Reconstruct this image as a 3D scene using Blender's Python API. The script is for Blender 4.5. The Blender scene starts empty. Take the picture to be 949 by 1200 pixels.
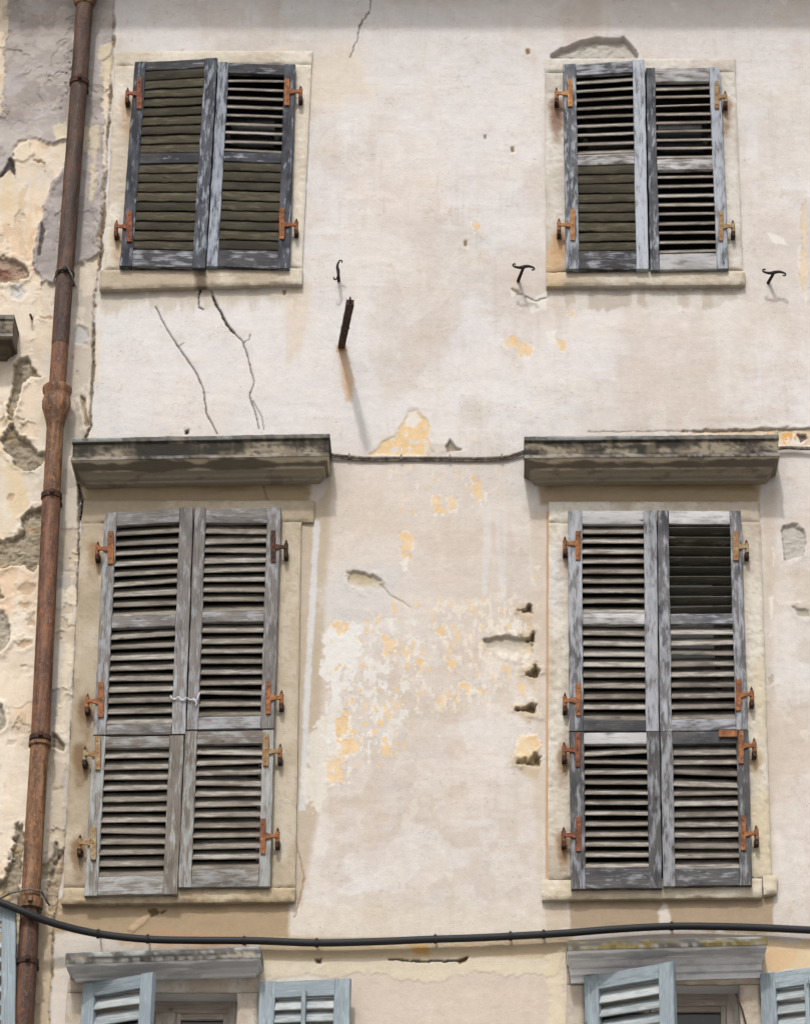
import bpy, math, random
import numpy as np
from mathutils import Vector, Matrix

random.seed(11)
scene = bpy.context.scene
COL = scene.collection
R = math.radians

# ------------------------------------------------------------------ camera model (used to place things on the facade)
F, PPX, PPY, TH = 3516.0, 578.0, 600.0, R(27.0)
CAMH, SLANT = 1.6, 17.15
D = SLANT * math.cos(TH)
CT, ST = math.cos(TH), math.sin(TH)

def at(px, py, y=0.0):
    """point of the vertical plane Y=y seen at photo pixel px,py"""
    u = (px - PPX) / F; v = (PPY - py) / F
    t = (y + D) / (CT - v * ST)
    return Vector((u * t, y, CAMH + (ST + v * CT) * t))

def to_px(X, Z, Y=0.0):
    yy = Y + D; zz = Z - CAMH
    fw = yy * CT + zz * ST; up = -yy * ST + zz * CT
    return PPX + F * X / fw, PPY - F * up / fw

# ------------------------------------------------------------------ noise
def _h(ix, iy, s):
    n = (ix.astype(np.int64) * 374761393 + iy.astype(np.int64) * 668265263 + s * 974711) & 0xFFFFFFFF
    n = ((n ^ (n >> 13)) * 1274126177) & 0xFFFFFFFF
    n = ((n ^ (n >> 16)) * 2246822519) & 0xFFFFFFFF
    return ((n ^ (n >> 15)) & 0xFFFF) / 65535.0

_TAB = {}
def _tab(s):
    if s not in _TAB: _TAB[s] = np.random.RandomState(s % 100000).rand(257, 257).astype(np.float32)
    return _TAB[s]

def vn(x, y, s=0):
    x = np.asarray(x, np.float32); y = np.asarray(y, np.float32)
    ix = np.floor(x); iy = np.floor(y); fx = x - ix; fy = y - iy
    fx = fx * fx * (3 - 2 * fx); fy = fy * fy * (3 - 2 * fy)
    i = ix.astype(np.int32) & 255; j = iy.astype(np.int32) & 255
    T = _tab(s).ravel(); k = i * 257 + j
    a = T[k]; c = T[k + 1]; b = T[k + 257]; d = T[k + 258]
    return (a * (1 - fx) + b * fx) * (1 - fy) + (c * (1 - fx) + d * fx) * fy

def fbm(x, y, s=0, o=4):
    t = 0; w = 1.0; tw = 0
    x = np.asarray(x, np.float32) + 40.37 + (s * .731) % 50; y = np.asarray(y, np.float32) + 31.73 + (s * .417) % 50
    for k in range(o):
        t = t + w * vn(x * 2 ** k + 17.3 * k, y * 2 ** k - 9.1 * k, s + 31 * k); tw += w; w *= 0.55
    return t / tw

def ss(a, b, x):
    t = np.clip((x - a) / (b - a), 0, 1)
    return t * t * (3 - 2 * t)

def lin(c):
    c = np.asarray(c, float) / 255.0
    return np.where(c <= 0.04045, c / 12.92, ((c + 0.055) / 1.055) ** 2.4)

ALB = 0.62                                   # plaster reflects less than the picture's sunlit values

# ------------------------------------------------------------------ object helpers
ROOTLOC = {}
def tag(o, label=None, cat=None, group=None, kind=None):
    if label: o['label'] = label
    if cat: o['category'] = cat
    if group: o['group'] = group
    if kind: o['kind'] = kind
    return o

def thing(name, loc, label, cat, group=None):
    o = bpy.data.objects.new(name, None); COL.objects.link(o)
    o.location = loc; o.empty_display_size = 0.2
    ROOTLOC[o] = Vector(loc)
    return tag(o, label, cat, group)

def rootloc(p):
    while p.parent: p = p.parent
    return ROOTLOC.get(p, Vector(p.location))

def mesh_np(name, V, Q, mats, parent=None, col=None, uv=None, smooth=True, loc=None, midx=None):
    """V (n,3) world, Q list of faces or (m,4) array"""
    V = np.asarray(V, float).reshape(-1, 3)
    off = rootloc(parent) if parent else (Vector(loc) if loc is not None else Vector(V.mean(0)))
    V = V - np.array(off)
    me = bpy.data.meshes.new(name)
    if isinstance(Q, np.ndarray):
        m = len(Q)
        me.vertices.add(len(V)); me.vertices.foreach_set('co', V.ravel())
        me.loops.add(m * 4); me.loops.foreach_set('vertex_index', Q.ravel().astype(np.int32))
        me.polygons.add(m)
        me.polygons.foreach_set('loop_start', np.arange(0, m * 4, 4, dtype=np.int32))
        me.polygons.foreach_set('loop_total', np.full(m, 4, dtype=np.int32))
        me.update(calc_edges=True)
    else:
        me.from_pydata([tuple(v) for v in V], [], Q)
    me.validate()
    if col is not None:
        a = me.color_attributes.new('Col', 'FLOAT_COLOR', 'POINT')
        c4 = np.ones((len(V), 4)); c4[:, :3] = col
        a.data.foreach_set('color', c4.ravel())
    if uv is not None:
        ul = me.uv_layers.new(name='UVMap')
        li = np.empty(len(me.loops), dtype=np.int32); me.loops.foreach_get('vertex_index', li)
        ul.data.foreach_set('uv', np.asarray(uv, float)[li].ravel())
    me.polygons.foreach_set('use_smooth', np.full(len(me.polygons), smooth))
    for m_ in (mats if isinstance(mats, (list, tuple)) else [mats]): me.materials.append(m_)
    if midx is not None: me.polygons.foreach_set('material_index', np.asarray(midx, dtype=np.int32))
    me.update()
    o = bpy.data.objects.new(name, me); COL.objects.link(o)
    if parent: o.parent = parent
    else:
        o.location = off
    return o

class MB:
    def __init__(s): s.v = []; s.f = []; s.uv = []; s.mi = []
    def add(s, vs, fs, uvs=None, mi=0):
        b = len(s.v); s.v += [tuple(v) for v in vs]
        s.f += [tuple(b + i for i in f) for f in fs]; s.mi += [mi] * len(fs)
        s.uv += list(uvs) if uvs is not None else [(v[0], v[2]) for v in vs]
    def loft(s, rings, uvs=None, mi=0, caps=True):
        n = len(rings[0]); vs = [p for r in rings for p in r]; fs = []
        for i in range(len(rings) - 1):
            for k in range(n):
                a = i * n + k; b = i * n + (k + 1) % n
                fs.append((a, b, b + n, a + n))
        if caps:
            fs.append(tuple(range(n - 1, -1, -1))); fs.append(tuple((len(rings) - 1) * n + k for k in range(n)))
        s.add(vs, fs, uvs, mi)
    def tube(s, pts, rad, n=10, mi=0):
        pts = [Vector(p) for p in pts]; rad = rad if isinstance(rad, (list, tuple)) else [rad] * len(pts)
        rings = []; uvs = []; L = 0; prev = None
        for i, p in enumerate(pts):
            t = (pts[min(i + 1, len(pts) - 1)] - pts[max(i - 1, 0)]).normalized()
            if prev is None:
                ref = Vector((0, 1, 0)) if abs(t.y) < .9 else Vector((1, 0, 0))
                a = t.cross(ref).normalized()
            else:
                a = (prev - t * prev.dot(t)).normalized()
            prev = a; b = t.cross(a)
            if i: L += (p - pts[i - 1]).length
            rings.append([p + (a * math.cos(2 * math.pi * k / n) + b * math.sin(2 * math.pi * k / n)) * rad[i] for k in range(n)])
            uvs += [(L, k / n) for k in range(n)]
        s.loft(rings, uvs, mi)
    def box(s, c, hx, hy, hz, mi=0, ch=0.003):
        """chamfered box, long axis any"""
        c = Vector(c); rings = []
        def ring(z, sx, sy):
            q = min(ch, sx * .45, sy * .45)
            return [c + Vector(p) for p in ((sx, sy - q, z), (sx - q, sy, z), (-sx + q, sy, z), (-sx, sy - q, z), (-sx, -sy + q, z), (-sx + q, -sy, z), (sx - q, -sy, z), (sx, -sy + q, z))]
        rings = [ring(-hz, hx - ch, hy - ch), ring(-hz + ch, hx, hy), ring(hz - ch, hx, hy), ring(hz, hx - ch, hy - ch)]
        s.loft(rings, None, mi)
    def build(s, name, mats, parent=None, smooth=False, loc=None, col=None):
        o = mesh_np(name, s.v, s.f, mats, parent, uv=s.uv, smooth=smooth, loc=loc, midx=s.mi)
        return o

def autosmooth(o, ang=40):
    me = o.data
    me.polygons.foreach_set('use_smooth', np.full(len(me.polygons), True))
    me.set_sharp_from_angle(angle=R(ang))
    return o

# ------------------------------------------------------------------ materials
MK = 0.66
def mat(name, rough=0.85, metal=0.0, spec=0.3):
    m = bpy.data.materials.new(name); m.use_nodes = True
    nt = m.node_tree; b = nt.nodes['Principled BSDF']
    b.inputs['Roughness'].default_value = rough; b.inputs['Metallic'].default_value = metal
    b.inputs['Specular IOR Level'].default_value = spec
    return m, nt, b

def N(nt, t, **kw):
    n = nt.nodes.new(t)
    for k, v in kw.items():
        if k in n.inputs: n.inputs[k].default_value = v
        else: setattr(n, k, v)
    return n

def ramp(nt, fac, stops, interp='LINEAR'):
    r = nt.nodes.new('ShaderNodeValToRGB'); r.color_ramp.interpolation = interp
    e = r.color_ramp.elements
    while len(e) < len(stops): e.new(0.5)
    for i, (p, c) in enumerate(stops):
        e[i].position = p
        c = lin(c) * MK if not isinstance(c, float) else (c, c, c)
        e[i].color = (c[0], c[1], c[2], 1)
    nt.links.new(fac, r.inputs['Fac'])
    return r.outputs['Color']

def mix(nt, fac, a, b, mode='MIX'):
    m = nt.nodes.new('ShaderNodeMix'); m.data_type = 'RGBA'; m.blend_type = mode
    if isinstance(fac, float): m.inputs[0].default_value = fac
    else: nt.links.new(fac, m.inputs[0])
    for s, v in ((6, a), (7, b)):
        if isinstance(v, tuple): c = lin(v) * MK; m.inputs[s].default_value = (c[0], c[1], c[2], 1)
        else: nt.links.new(v, m.inputs[s])
    return m.outputs[2]

def bump(nt, b, height, strength, dist):
    n = nt.nodes.new('ShaderNodeBump'); n.inputs['Strength'].default_value = strength; n.inputs['Distance'].default_value = dist
    nt.links.new(height, n.inputs['Height']); nt.links.new(n.outputs[0], b.inputs['Normal'])

def noise(nt, vec, scale, detail=4, rough=0.6):
    n = N(nt, 'ShaderNodeTexNoise'); n.inputs['Scale'].default_value = scale; n.inputs['Detail'].default_value = detail
    n.inputs['Roughness'].default_value = rough
    nt.links.new(vec, n.inputs['Vector']); return n.outputs['Fac']

def plaster_mat(name, bs=0.35):
    m, nt, b = mat(name, 0.93, 0, 0.15)
    at_ = N(nt, 'ShaderNodeAttribute', attribute_name='Col')
    geo = N(nt, 'ShaderNodeNewGeometry')
    n1 = noise(nt, geo.outputs['Position'], 85, 5, 0.7)
    n2 = noise(nt, geo.outputs['Position'], 16, 4, 0.6)
    c1 = ramp(nt, n1, [(0.28, 0.84), (0.42, 0.96), (0.7, 1.0)])
    c2 = ramp(nt, n2, [(0.3, 0.93), (0.7, 1.0)])
    c = mix(nt, 1.0, at_.outputs['Color'], c1, 'MULTIPLY')
    c = mix(nt, 1.0, c, c2, 'MULTIPLY')
    nt.links.new(c, b.inputs['Base Color'])
    h = N(nt, 'ShaderNodeMath', operation='ADD')
    nt.links.new(n1, h.inputs[0]); nt.links.new(noise(nt, geo.outputs['Position'], 170, 3, 0.6), h.inputs[1])
    bump(nt, b, h.outputs[0], bs, 0.004)
    return m

def wood_mat(name, base, dark, pale, pale_amt=0.5, dark_amt=0.5, rough=0.8):
    """weathered timber: long grain along U, worn paint"""
    wk = .90 if name.startswith("pale_blue") or name.startswith("beige") else .86
    base, dark = tuple(x * wk for x in base), tuple(x * wk for x in dark)
    m, nt, b = mat(name, rough, 0, 0.25)
    uv = N(nt, 'ShaderNodeUVMap')
    def stretched(sx, sy, detail=4, sc=1.0):
        mp = N(nt, 'ShaderNodeMapping'); mp.inputs['Scale'].default_value = (sx, sy, 1)
        nt.links.new(uv.outputs[0], mp.inputs['Vector'])
        return noise(nt, mp.outputs[0], sc, detail, 0.6)
    grain = stretched(5, 130, 5)
    fib = stretched(12, 380, 3)
    blotch = stretched(5, 13, 4)
    patch = stretched(9, 32, 8)
    c = ramp(nt, grain, [(0.3, tuple(int(x * .80) for x in base)), (0.5, base), (0.72, tuple(min(255, int(x * 1.08)) for x in base))])
    ad0 = N(nt, 'ShaderNodeMath', operation='MULTIPLY_ADD'); ad0.inputs[1].default_value = 0.22
    nt.links.new(grain, ad0.inputs[0]); nt.links.new(blotch, ad0.inputs[2])
    mpb = N(nt, 'ShaderNodeMapping'); mpb.inputs['Scale'].default_value = (.31, .31, 1)
    nt.links.new(uv.outputs[0], mpb.inputs['Vector'])
    board = noise(nt, mpb.outputs[0], 1, 0, 0.5)
    adb = N(nt, 'ShaderNodeMath', operation='MULTIPLY_ADD'); adb.inputs[1].default_value = 0.5; adb.inputs[2].default_value = -0.25
    nt.links.new(board, adb.inputs[0])
    ad00 = N(nt, 'ShaderNodeMath', operation='ADD'); nt.links.new(ad0.outputs[0], ad00.inputs[0]); nt.links.new(adb.outputs[0], ad00.inputs[1]); ad0 = ad00
    dk = ramp(nt, ad0.outputs[0], [(0.72 - 0.3 * dark_amt, 0.0), (0.96 - 0.3 * dark_amt, 0.9)])
    c = mix(nt, dk, c, dark)
    # paint that is left, broken up along the grain
    ad = N(nt, 'ShaderNodeMath', operation='MULTIPLY_ADD'); ad.inputs[1].default_value = 0.30
    nt.links.new(grain, ad.inputs[0]); nt.links.new(patch, ad.inputs[2])
    sub_ = N(nt, 'ShaderNodeMath', operation='SUBTRACT'); nt.links.new(ad.outputs[0], sub_.inputs[0]); nt.links.new(adb.outputs[0], sub_.inputs[1])
    pl = ramp(nt, sub_.outputs[0], [(0.77 - 0.28 * pale_amt, 0.0), (0.86 - 0.28 * pale_amt, 0.45), (0.97 - 0.28 * pale_amt, 0.75)])
    c = mix(nt, pl, c, pale)
    c = mix(nt, 1.0, c, ramp(nt, noise(nt, mpb.outputs[0], 2.7, 0, 0.5), [(0.3, 0.82), (0.65, 1.0)]), 'MULTIPLY')
    cr = ramp(nt, fib, [(0.30, 0.66), (0.42, 1.0)])
    c = mix(nt, 1.0, c, cr, 'MULTIPLY')
    split = stretched(3.0, 260, 2)
    c = mix(nt, 1.0, c, ramp(nt, split, [(0.27, 0.35), (0.33, 1.0)]), 'MULTIPLY')
    mpk = N(nt, 'ShaderNodeMapping'); mpk.inputs['Scale'].default_value = (4.5, 11, 1)
    nt.links.new(uv.outputs[0], mpk.inputs['Vector'])
    vk = N(nt, 'ShaderNodeTexVoronoi'); vk.inputs['Scale'].default_value = 1.0; nt.links.new(mpk.outputs[0], vk.inputs['Vector'])
    c = mix(nt, 1.0, c, ramp(nt, vk.outputs['Distance'], [(0.04, 0.35), (0.10, 1.0)]), 'MULTIPLY')
    nt.links.new(c, b.inputs['Base Color'])
    h = N(nt, 'ShaderNodeMath', operation='ADD'); nt.links.new(fib, h.inputs[0]); nt.links.new(grain, h.inputs[1])
    bump(nt, b, h.outputs[0], 0.5, 0.003)
    return m

def rust_mat(name, a, b_, c_, sc=40, rough=0.85):
    m, nt, b = mat(name, rough, 0.0, 0.25)
    geo = N(nt, 'ShaderNodeNewGeometry')
    n = noise(nt, geo.outputs['Position'], sc, 6, 0.7)
    c = ramp(nt, n, [(0.32, c_), (0.48, b_), (0.62, a)])
    c = mix(nt, ramp(nt, noise(nt, geo.outputs['Position'], sc * .35, 5, .7), [(0.46, 0.0), (0.62, 0.75)]), c, c_)
    nt.links.new(c, b.inputs['Base Color'])
    bump(nt, b, noise(nt, geo.outputs['Position'], sc * 4, 4, 0.7), 0.5, 0.002)
    return m

def pipe_mat(name, a, b_, c_, pale):
    m, nt, b = mat(name, 0.72, 0.0, 0.3)
    tc = N(nt, 'ShaderNodeNewGeometry')
    def st(sx, sz, sc, d=6, r=.68):
        mp = N(nt, 'ShaderNodeMapping'); mp.inputs['Scale'].default_value = (sx, sx, sz)
        nt.links.new(tc.outputs['Position'], mp.inputs['Vector']); return noise(nt, mp.outputs[0], sc, d, r)
    n = st(26, 2.6, 1); n3 = st(9, 6, 1.5, 5); n4 = st(60, 40, 1, 4)
    c = ramp(nt, n, [(0.36, c_), (0.5, b_), (0.62, a)])
    c = mix(nt, ramp(nt, n3, [(0.5, 0.0), (0.68, 0.75)]), c, c_)
    c = mix(nt, ramp(nt, n4, [(0.54, 0.0), (0.64, 0.7)]), c, a)
    c = mix(nt, ramp(nt, st(30, 18, 1.2, 5, .75), [(0.56, 0.0), (0.66, 0.8)]), c, tuple(int(v * k) for v, k in zip(a, (1.12, .94, .74))))
    c = mix(nt, ramp(nt, st(44, 26, 1.1, 5, .75), [(0.56, 0.0), (0.64, 0.7)]), c, tuple(int(v * .7) for v in c_))
    c = mix(nt, ramp(nt, st(40, 7, 1.4, 6, .75), [(0.64, 0.0), (0.70, 0.85)]), c, pale)
    nt.links.new(c, b.inputs['Base Color'])
    bump(nt, b, n4, 0.6, 0.003)
    return m

M = {}
M['plaster'] = plaster_mat('plaster')
M['stone'] = plaster_mat('stone', 0.6)
M['wood_ul'] = wood_mat('weathered_blue_black_wood', (96, 99, 108), (40, 43, 52), (172, 180, 192), 0.42, 0.7)
M['wood_ur'] = wood_mat('weathered_pale_blue_wood', (124, 126, 132), (48, 51, 60), (192, 199, 209), 0.62, 0.56)
M['wood_ml'] = wood_mat('grey_brown_wood', (148, 142, 138), (106, 101, 100), (172, 176, 182), 0.46, 0.42)
M['wood_ml_low'] = wood_mat('bare_brown_grey_wood', (148, 140, 132), (112, 100, 88), (176, 180, 180), 0.46, 0.42)
M['wood_mr'] = wood_mat('flaking_grey_white_wood', (126, 124, 126), (64, 67, 75), (178, 181, 188), 0.52, 0.58)
M['wood_mr_low'] = wood_mat('dark_slate_wood', (104, 102, 102), (62, 64, 71), (168, 170, 176), 0.34, 0.6)
M['rail_pale'] = wood_mat('rail_with_white_paint', (150, 142, 136), (90, 86, 86), (206, 206, 208), 0.82, 0.35)
M['rail_dark'] = wood_mat('dark_rail_wood', (92, 90, 92), (48, 50, 58), (178, 182, 190), 0.30, 0.62)
M['slat'] = wood_mat('bare_slat_wood', (160, 151, 139), (104, 95, 84), (186, 182, 175), 0.4, 0.42)
M['slat_dark'] = wood_mat('dirty_slat_wood', (152, 143, 133), (98, 90, 81), (182, 178, 170), 0.4, 0.42)
M['slat_green'] = wood_mat('shaded_green_slat_wood', (98, 94, 84), (74, 74, 64), (140, 137, 126), 0.25, 0.45)  # greenish slat wood, darkened for the shade on the tilted slats' undersides
M['slat_olive'] = wood_mat('dusty_olive_slat_wood', (82, 75, 56), (50, 45, 33), (104, 97, 78), 0.3, 0.55)
M['blue'] = wood_mat('pale_blue_paint', (158, 172, 180), (150, 164, 172), (168, 181, 188), 0.5, 0.4, 0.6)
M['blue_slat'] = wood_mat('pale_blue_slat_paint', (176, 185, 188), (160, 170, 174), (192, 198, 198), 0.5, 0.4, 0.6)
M['frame_pink'] = wood_mat('beige_window_paint', (226, 214, 202), (208, 194, 180), (236, 226, 216), 0.5, 0.3, 0.6)
M['frame_dark'] = wood_mat('dark_window_wood', (60, 54, 46), (40, 36, 30), (78, 72, 62), 0.3, 0.5)
M['rust'] = rust_mat('orange_rust', (168, 112, 70), (144, 92, 57), (90, 62, 47))
M['rust_ochre'] = rust_mat('ochre_rust', (196, 154, 106), (172, 122, 78), (122, 82, 54))
M['rust_red'] = rust_mat('red_brown_rust', (152, 92, 64), (124, 74, 52), (78, 52, 42))
M['rust_dark'] = rust_mat('dark_rust', (96, 62, 46), (66, 45, 37), (42, 32, 29))
M['rust_paint'] = rust_mat('rusting_old_paint', (160, 150, 122), (142, 122, 88), (140, 84, 44), 30)
M['iron'] = rust_mat('dark_iron', (62, 50, 46), (44, 37, 36), (30, 26, 26))
M['pipe_top'] = pipe_mat('dark_brown_pipe', (98, 74, 62), (74, 56, 48), (50, 40, 37), (140, 116, 98))
M['pipe_red'] = pipe_mat('red_rust_pipe', (134, 96, 72), (106, 73, 55), (70, 52, 43), (172, 142, 114))
M['pipe_low'] = pipe_mat('brown_rust_pipe', (150, 114, 82), (116, 82, 58), (74, 56, 44), (182, 156, 126))
M['pipe_foot'] = pipe_mat('sooty_pipe_foot', (112, 80, 60), (82, 58, 46), (52, 40, 35), (140, 112, 88))
M['cable'], _nt, _b = mat('black_cable', 0.62, 0, 0.22); _b.inputs['Base Color'].default_value = (0.010, 0.011, 0.013, 1)
bump(_nt, _b, noise(_nt, N(_nt, 'ShaderNodeNewGeometry').outputs['Position'], 60, 3), 0.3, 0.002)
M['wire'] = rust_mat('grey_wire', (150, 140, 130), (110, 100, 92), (70, 62, 58))
M['string'], _nt, _b = mat('white_string', 0.6, 0, 0.4); _b.inputs['Base Color'].default_value = (0.46, 0.47, 0.52, 1)
M['glass'], _nt, _b = mat('dark_glass', 0.15, 0, 0.3)
_g = N(_nt, 'ShaderNodeNewGeometry')
_nt.links.new(ramp(_nt, noise(_nt, _g.outputs['Position'], 4, 3), [(0.35, (30, 30, 30)), (0.7, (52, 52, 52))]), _b.inputs['Base Color'])
M['dark'], _nt, _b = mat('dark_interior', 0.95, 0, 0.05); _b.inputs['Base Color'].default_value = (0.012, 0.011, 0.010, 1)
M['tile'] = rust_mat('roof_tile', (176, 120, 84), (150, 98, 68), (104, 72, 56), 12)
M['asphalt'] = rust_mat('street_stone', (190, 186, 180), (176, 172, 166), (150, 146, 139), 6)

# ------------------------------------------------------------------ the two plastered walls: one fine sheet, every stain and flake in its own colour and depth
x_l, x_r = at(-45, -30).x, at(995, -30).x
z_b, z_t = at(578, 1235).z, at(578, -40).z
RES = 0.0058
gx = np.concatenate([x_l - np.geomspace(0.02, 6, 26)[::-1], np.arange(x_l, x_r, RES), x_r + np.geomspace(0.02, 6, 26)])
gz = np.concatenate([np.linspace(0, z_b - 0.02, 40), np.arange(z_b, z_t, RES), z_t + np.geomspace(0.02, 1.15, 18)])
X, Z = np.meshgrid(gx, gz)
PX, PY = to_px(X, Z)
ny, nx = X.shape

E1 = fbm(X / .085, Z / .085, 3, 4) * 2 - 1
E2 = fbm(X / .022, Z / .022, 5, 3) * 2 - 1
EV = fbm(X / .03, Z / .11, 8, 4) * 2 - 1
BIG = fbm(X / .55, Z / .55, 12, 4) * 2 - 1
MID = fbm(X / .18, Z / .13, 14, 4) * 2 - 1
HOR = fbm(X / .30, Z / .05, 15, 4) * 2 - 1
FINE = fbm(X / .012, Z / .012, 16, 2) * 2 - 1
DRIP = fbm(X / .035, Z / .55, 18, 4) * 2 - 1

def sd_poly(pts, pad=40):
    """signed distance in photo pixels, positive inside; -pad far outside"""
    p = np.array(pts, float)
    out = np.full(X.shape, -float(pad))
    sel = (PX > p[:, 0].min() - pad) & (PX < p[:, 0].max() + pad) & (PY > p[:, 1].min() - pad) & (PY < p[:, 1].max() + pad)
    x = PX[sel]; y = PY[sel]
    d = np.full(x.shape, 1e9); ins = np.zeros(x.shape, bool)
    n = len(p)
    for i in range(n):
        a = p[i]; b = p[(i + 1) % n]; e = b - a
        t = np.clip(((x - a[0]) * e[0] + (y - a[1]) * e[1]) / (e @ e + 1e-9), 0, 1)
        d = np.minimum(d, (x - a[0] - t * e[0]) ** 2 + (y - a[1] - t * e[1]) ** 2)
        c = ((a[1] > y) != (b[1] > y))
        xi = a[0] + (y - a[1]) / (b[1] - a[1] + 1e-12) * (b[0] - a[0])
        ins ^= c & (x < xi)
    d = np.sqrt(d)
    out[sel] = np.maximum(np.where(ins, d, -d), -pad)
    return out

def sd_line(pts, pad=30):
    p = np.array(pts, float)
    out = np.full(X.shape, float(pad))
    sel = (PX > p[:, 0].min() - pad) & (PX < p[:, 0].max() + pad) & (PY > p[:, 1].min() - pad) & (PY < p[:, 1].max() + pad)
    x = PX[sel] + 1.6 * E1[sel] + 1.2 * E2[sel]; y = PY[sel] + 1.5 * E2[sel]
    d = np.full(x.shape, 1e9)
    for i in range(len(p) - 1):
        a = p[i]; b = p[i + 1]; e = b - a
        t = np.clip(((x - a[0]) * e[0] + (y - a[1]) * e[1]) / (e @ e + 1e-9), 0, 1)
        d = np.minimum(d, (x - a[0] - t * e[0]) ** 2 + (y - a[1] - t * e[1]) ** 2)
    out[sel] = np.minimum(np.sqrt(d), pad)
    return out

C = np.zeros(X.shape + (3,)); H = np.zeros(X.shape)
def paint(m, c, amt=1.0):
    m = (m * amt)[..., None]
    C[:] = C * (1 - m) + np.array(c, float) * m

def blob(pts, c, edge=4, soft=1.2, amt=1.0, dh=0.0, ev=False, rim=0.0, rimc=None):
    sd = sd_poly(pts) + edge * (1.3 * E1 + 0.7 * E2) + (edge * 1.2 * EV if ev else 0)
    m = ss(-soft, soft, sd)
    if rim:                       # a curling or broken edge of the layer round the patch
        H[:] += rim * np.exp(-((sd + 2.5) / 3.0) ** 2) * (0.55 + 0.9 * MID)
    paint(m, c, amt)
    if rimc is not None: paint(np.exp(-((sd) / 1.4) ** 2), rimc, 0.7)
    if dh: H[:] += dh * ss(-1.3, 1.3, sd)
    return m

def crack(pts, w, depth, amt=0.85, c=(70, 62, 54)):
    d = sd_line(pts); ww = w * (0.75 + 0.6 * (E1 > 0) + 0.5 * E2)
    m = 1 - ss(ww * 0.6, ww * 0.6 + 0.9, d)
    paint(m, c, amt); H[:] -= depth * m

def flecks(pts, c, th, edge=10, dens=None, stretch=True, amt=1.0, seed=40, dh=0, sx=.028, sz=.05):
    sd = sd_poly(pts) + edge * E1
    n = fbm(X / sx, Z / sz, seed, 5) + .10 * MID + .05 * E2
    m = ss(th, th + 0.035, n + 0.0) * ss(-edge * .3, edge, sd)
    paint(m, c, amt)
    if dh: H[:] += dh * m
    return m

# ---- where the neighbouring front ends and ours begins
bl = np.array([(138, -400), (136, -40), (133, 40), (132, 60), (128, 120), (124, 200), (118, 300), (110, 345), (108, 440), (106, 500), (95, 520), (91, 560), (93, 600), (91, 720), (84, 860), (80, 960), (74, 1010), (70, 1040), (62, 1080), (58, 1200), (54, 1700)], float)
XB = np.interp(PY, bl[:, 1], bl[:, 0]) + 2.2 * E1 + 1.0 * E2
LEFT = PX < XB

# ---- base plaster
upper = np.array((222, 217, 216)); middle = np.array((215, 205, 197)); lower = np.array((214, 205, 198))
k1 = ss(470, 600, PY + 30 * BIG)[..., None]; k2 = ss(940, 1010, PY + 40 * BIG)[..., None]
C[:] = upper * (1 - k1) + middle * k1
C[:] = C * (1 - k2) + lower * k2
paint(ss(-.05, .4, BIG), (221, 210, 201), .6)                  # pinkish clouds
paint(ss(.05, .5, -BIG + .3 * MID), (212, 211, 211), .75)         # greyish clouds
paint(ss(.1, .5, MID), (206, 197, 188), .38)
paint(ss(.2, .6, HOR), (206, 199, 191), .28)
paint(ss(.2, .6, -HOR), (226, 221, 216), .30)
paint(ss(.2, .6, E1 * .6 + HOR * .6), (224, 208, 188), .35)
BR2 = fbm(X / .9, Z / .7, 21, 5) * 2 - 1
paint(ss(.05, .22, BR2 + .15 * E1), (206, 195, 184), .38)
paint(ss(.05, .22, -BR2 + .15 * E1), (226, 222, 219), .40)
paint(ss(.1, .5, DRIP) * ss(-.1, .3, BR2 + .3), (196, 186, 172), .22)
paint(ss(.15, .5, -DRIP) * ss(-.2, .2, MID), (228, 223, 217), .25)
BR3 = fbm(X / .5, Z / .8, 27, 5) * 2 - 1
paint(ss(.02, .35, BR3), (204, 190, 178), .45); paint(ss(.02, .35, -BR3), (218, 214, 214), .4)
lowz = ss(560, 640, PY) * (1 - ss(1040, 1100, PY))
paint(ss(.02, .14, fbm(X / .35, Z / .25, 28, 5) * 2 - 1 - .04) * lowz, (200, 186, 170), .45)
paint(ss(.10, .16, fbm(X / .22, Z / .30, 29, 6) * 2 - 1) * ss(30, 80, PY), (224, 218, 212), .4)
GR = fbm(X / .010, Z / .007, 23, 2)
paint(ss(.80, .86, GR) * ss(-.1, .3, MID), (168, 152, 134), .6)
BX = np.abs(fbm(X / .16, Z / .10, 24, 3) * 2 - 1)
paint((1 - ss(.004, .03, BX)) * ss(.05, .35, E1 + .6 * MID), (186, 172, 156), .35)
H += 0.0055 * BIG + 0.0032 * MID + 0.0010 * HOR + 0.0007 * E1

# warm brown cast around the lower middle
blob([(300, 1060), (660, 1060), (660, 1300), (60, 1300), (60, 1090)], (214, 200, 176), 8, 12, .35)
blob([(380, 1120), (640, 1135), (640, 1300), (380, 1300)], (208, 192, 178), 10, 8, .7)

def ochre(pts, e=1.35):
    sd = sd_poly(pts) + e * (3.2 * E1 + 2.8 * E2 + 3.0 * EV)
    hal = ss(-1.0, 1.0, sd + 2.6) * ss(-.1, .2, E2 + EV)
    paint(hal, (228, 221, 211), .75)
    m = ss(-1, 1, sd) * ss(-.55, -.30, E2 + .6 * EV)
    paint(m, (230, 202, 162), .85); paint(m * ss(.0, .4, E1), (226, 188, 136), .55)
    H[:] -= .0016 * np.maximum(m, hal)
# ochre wash under the paint
blob([(300, 60), (420, 50), (430, 110), (330, 150)], (222, 206, 184), 14, 16, .5)
blob([(365, 540), (600, 540), (600, 720), (365, 720)], (212, 198, 184), 20, 20, .4)

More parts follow.
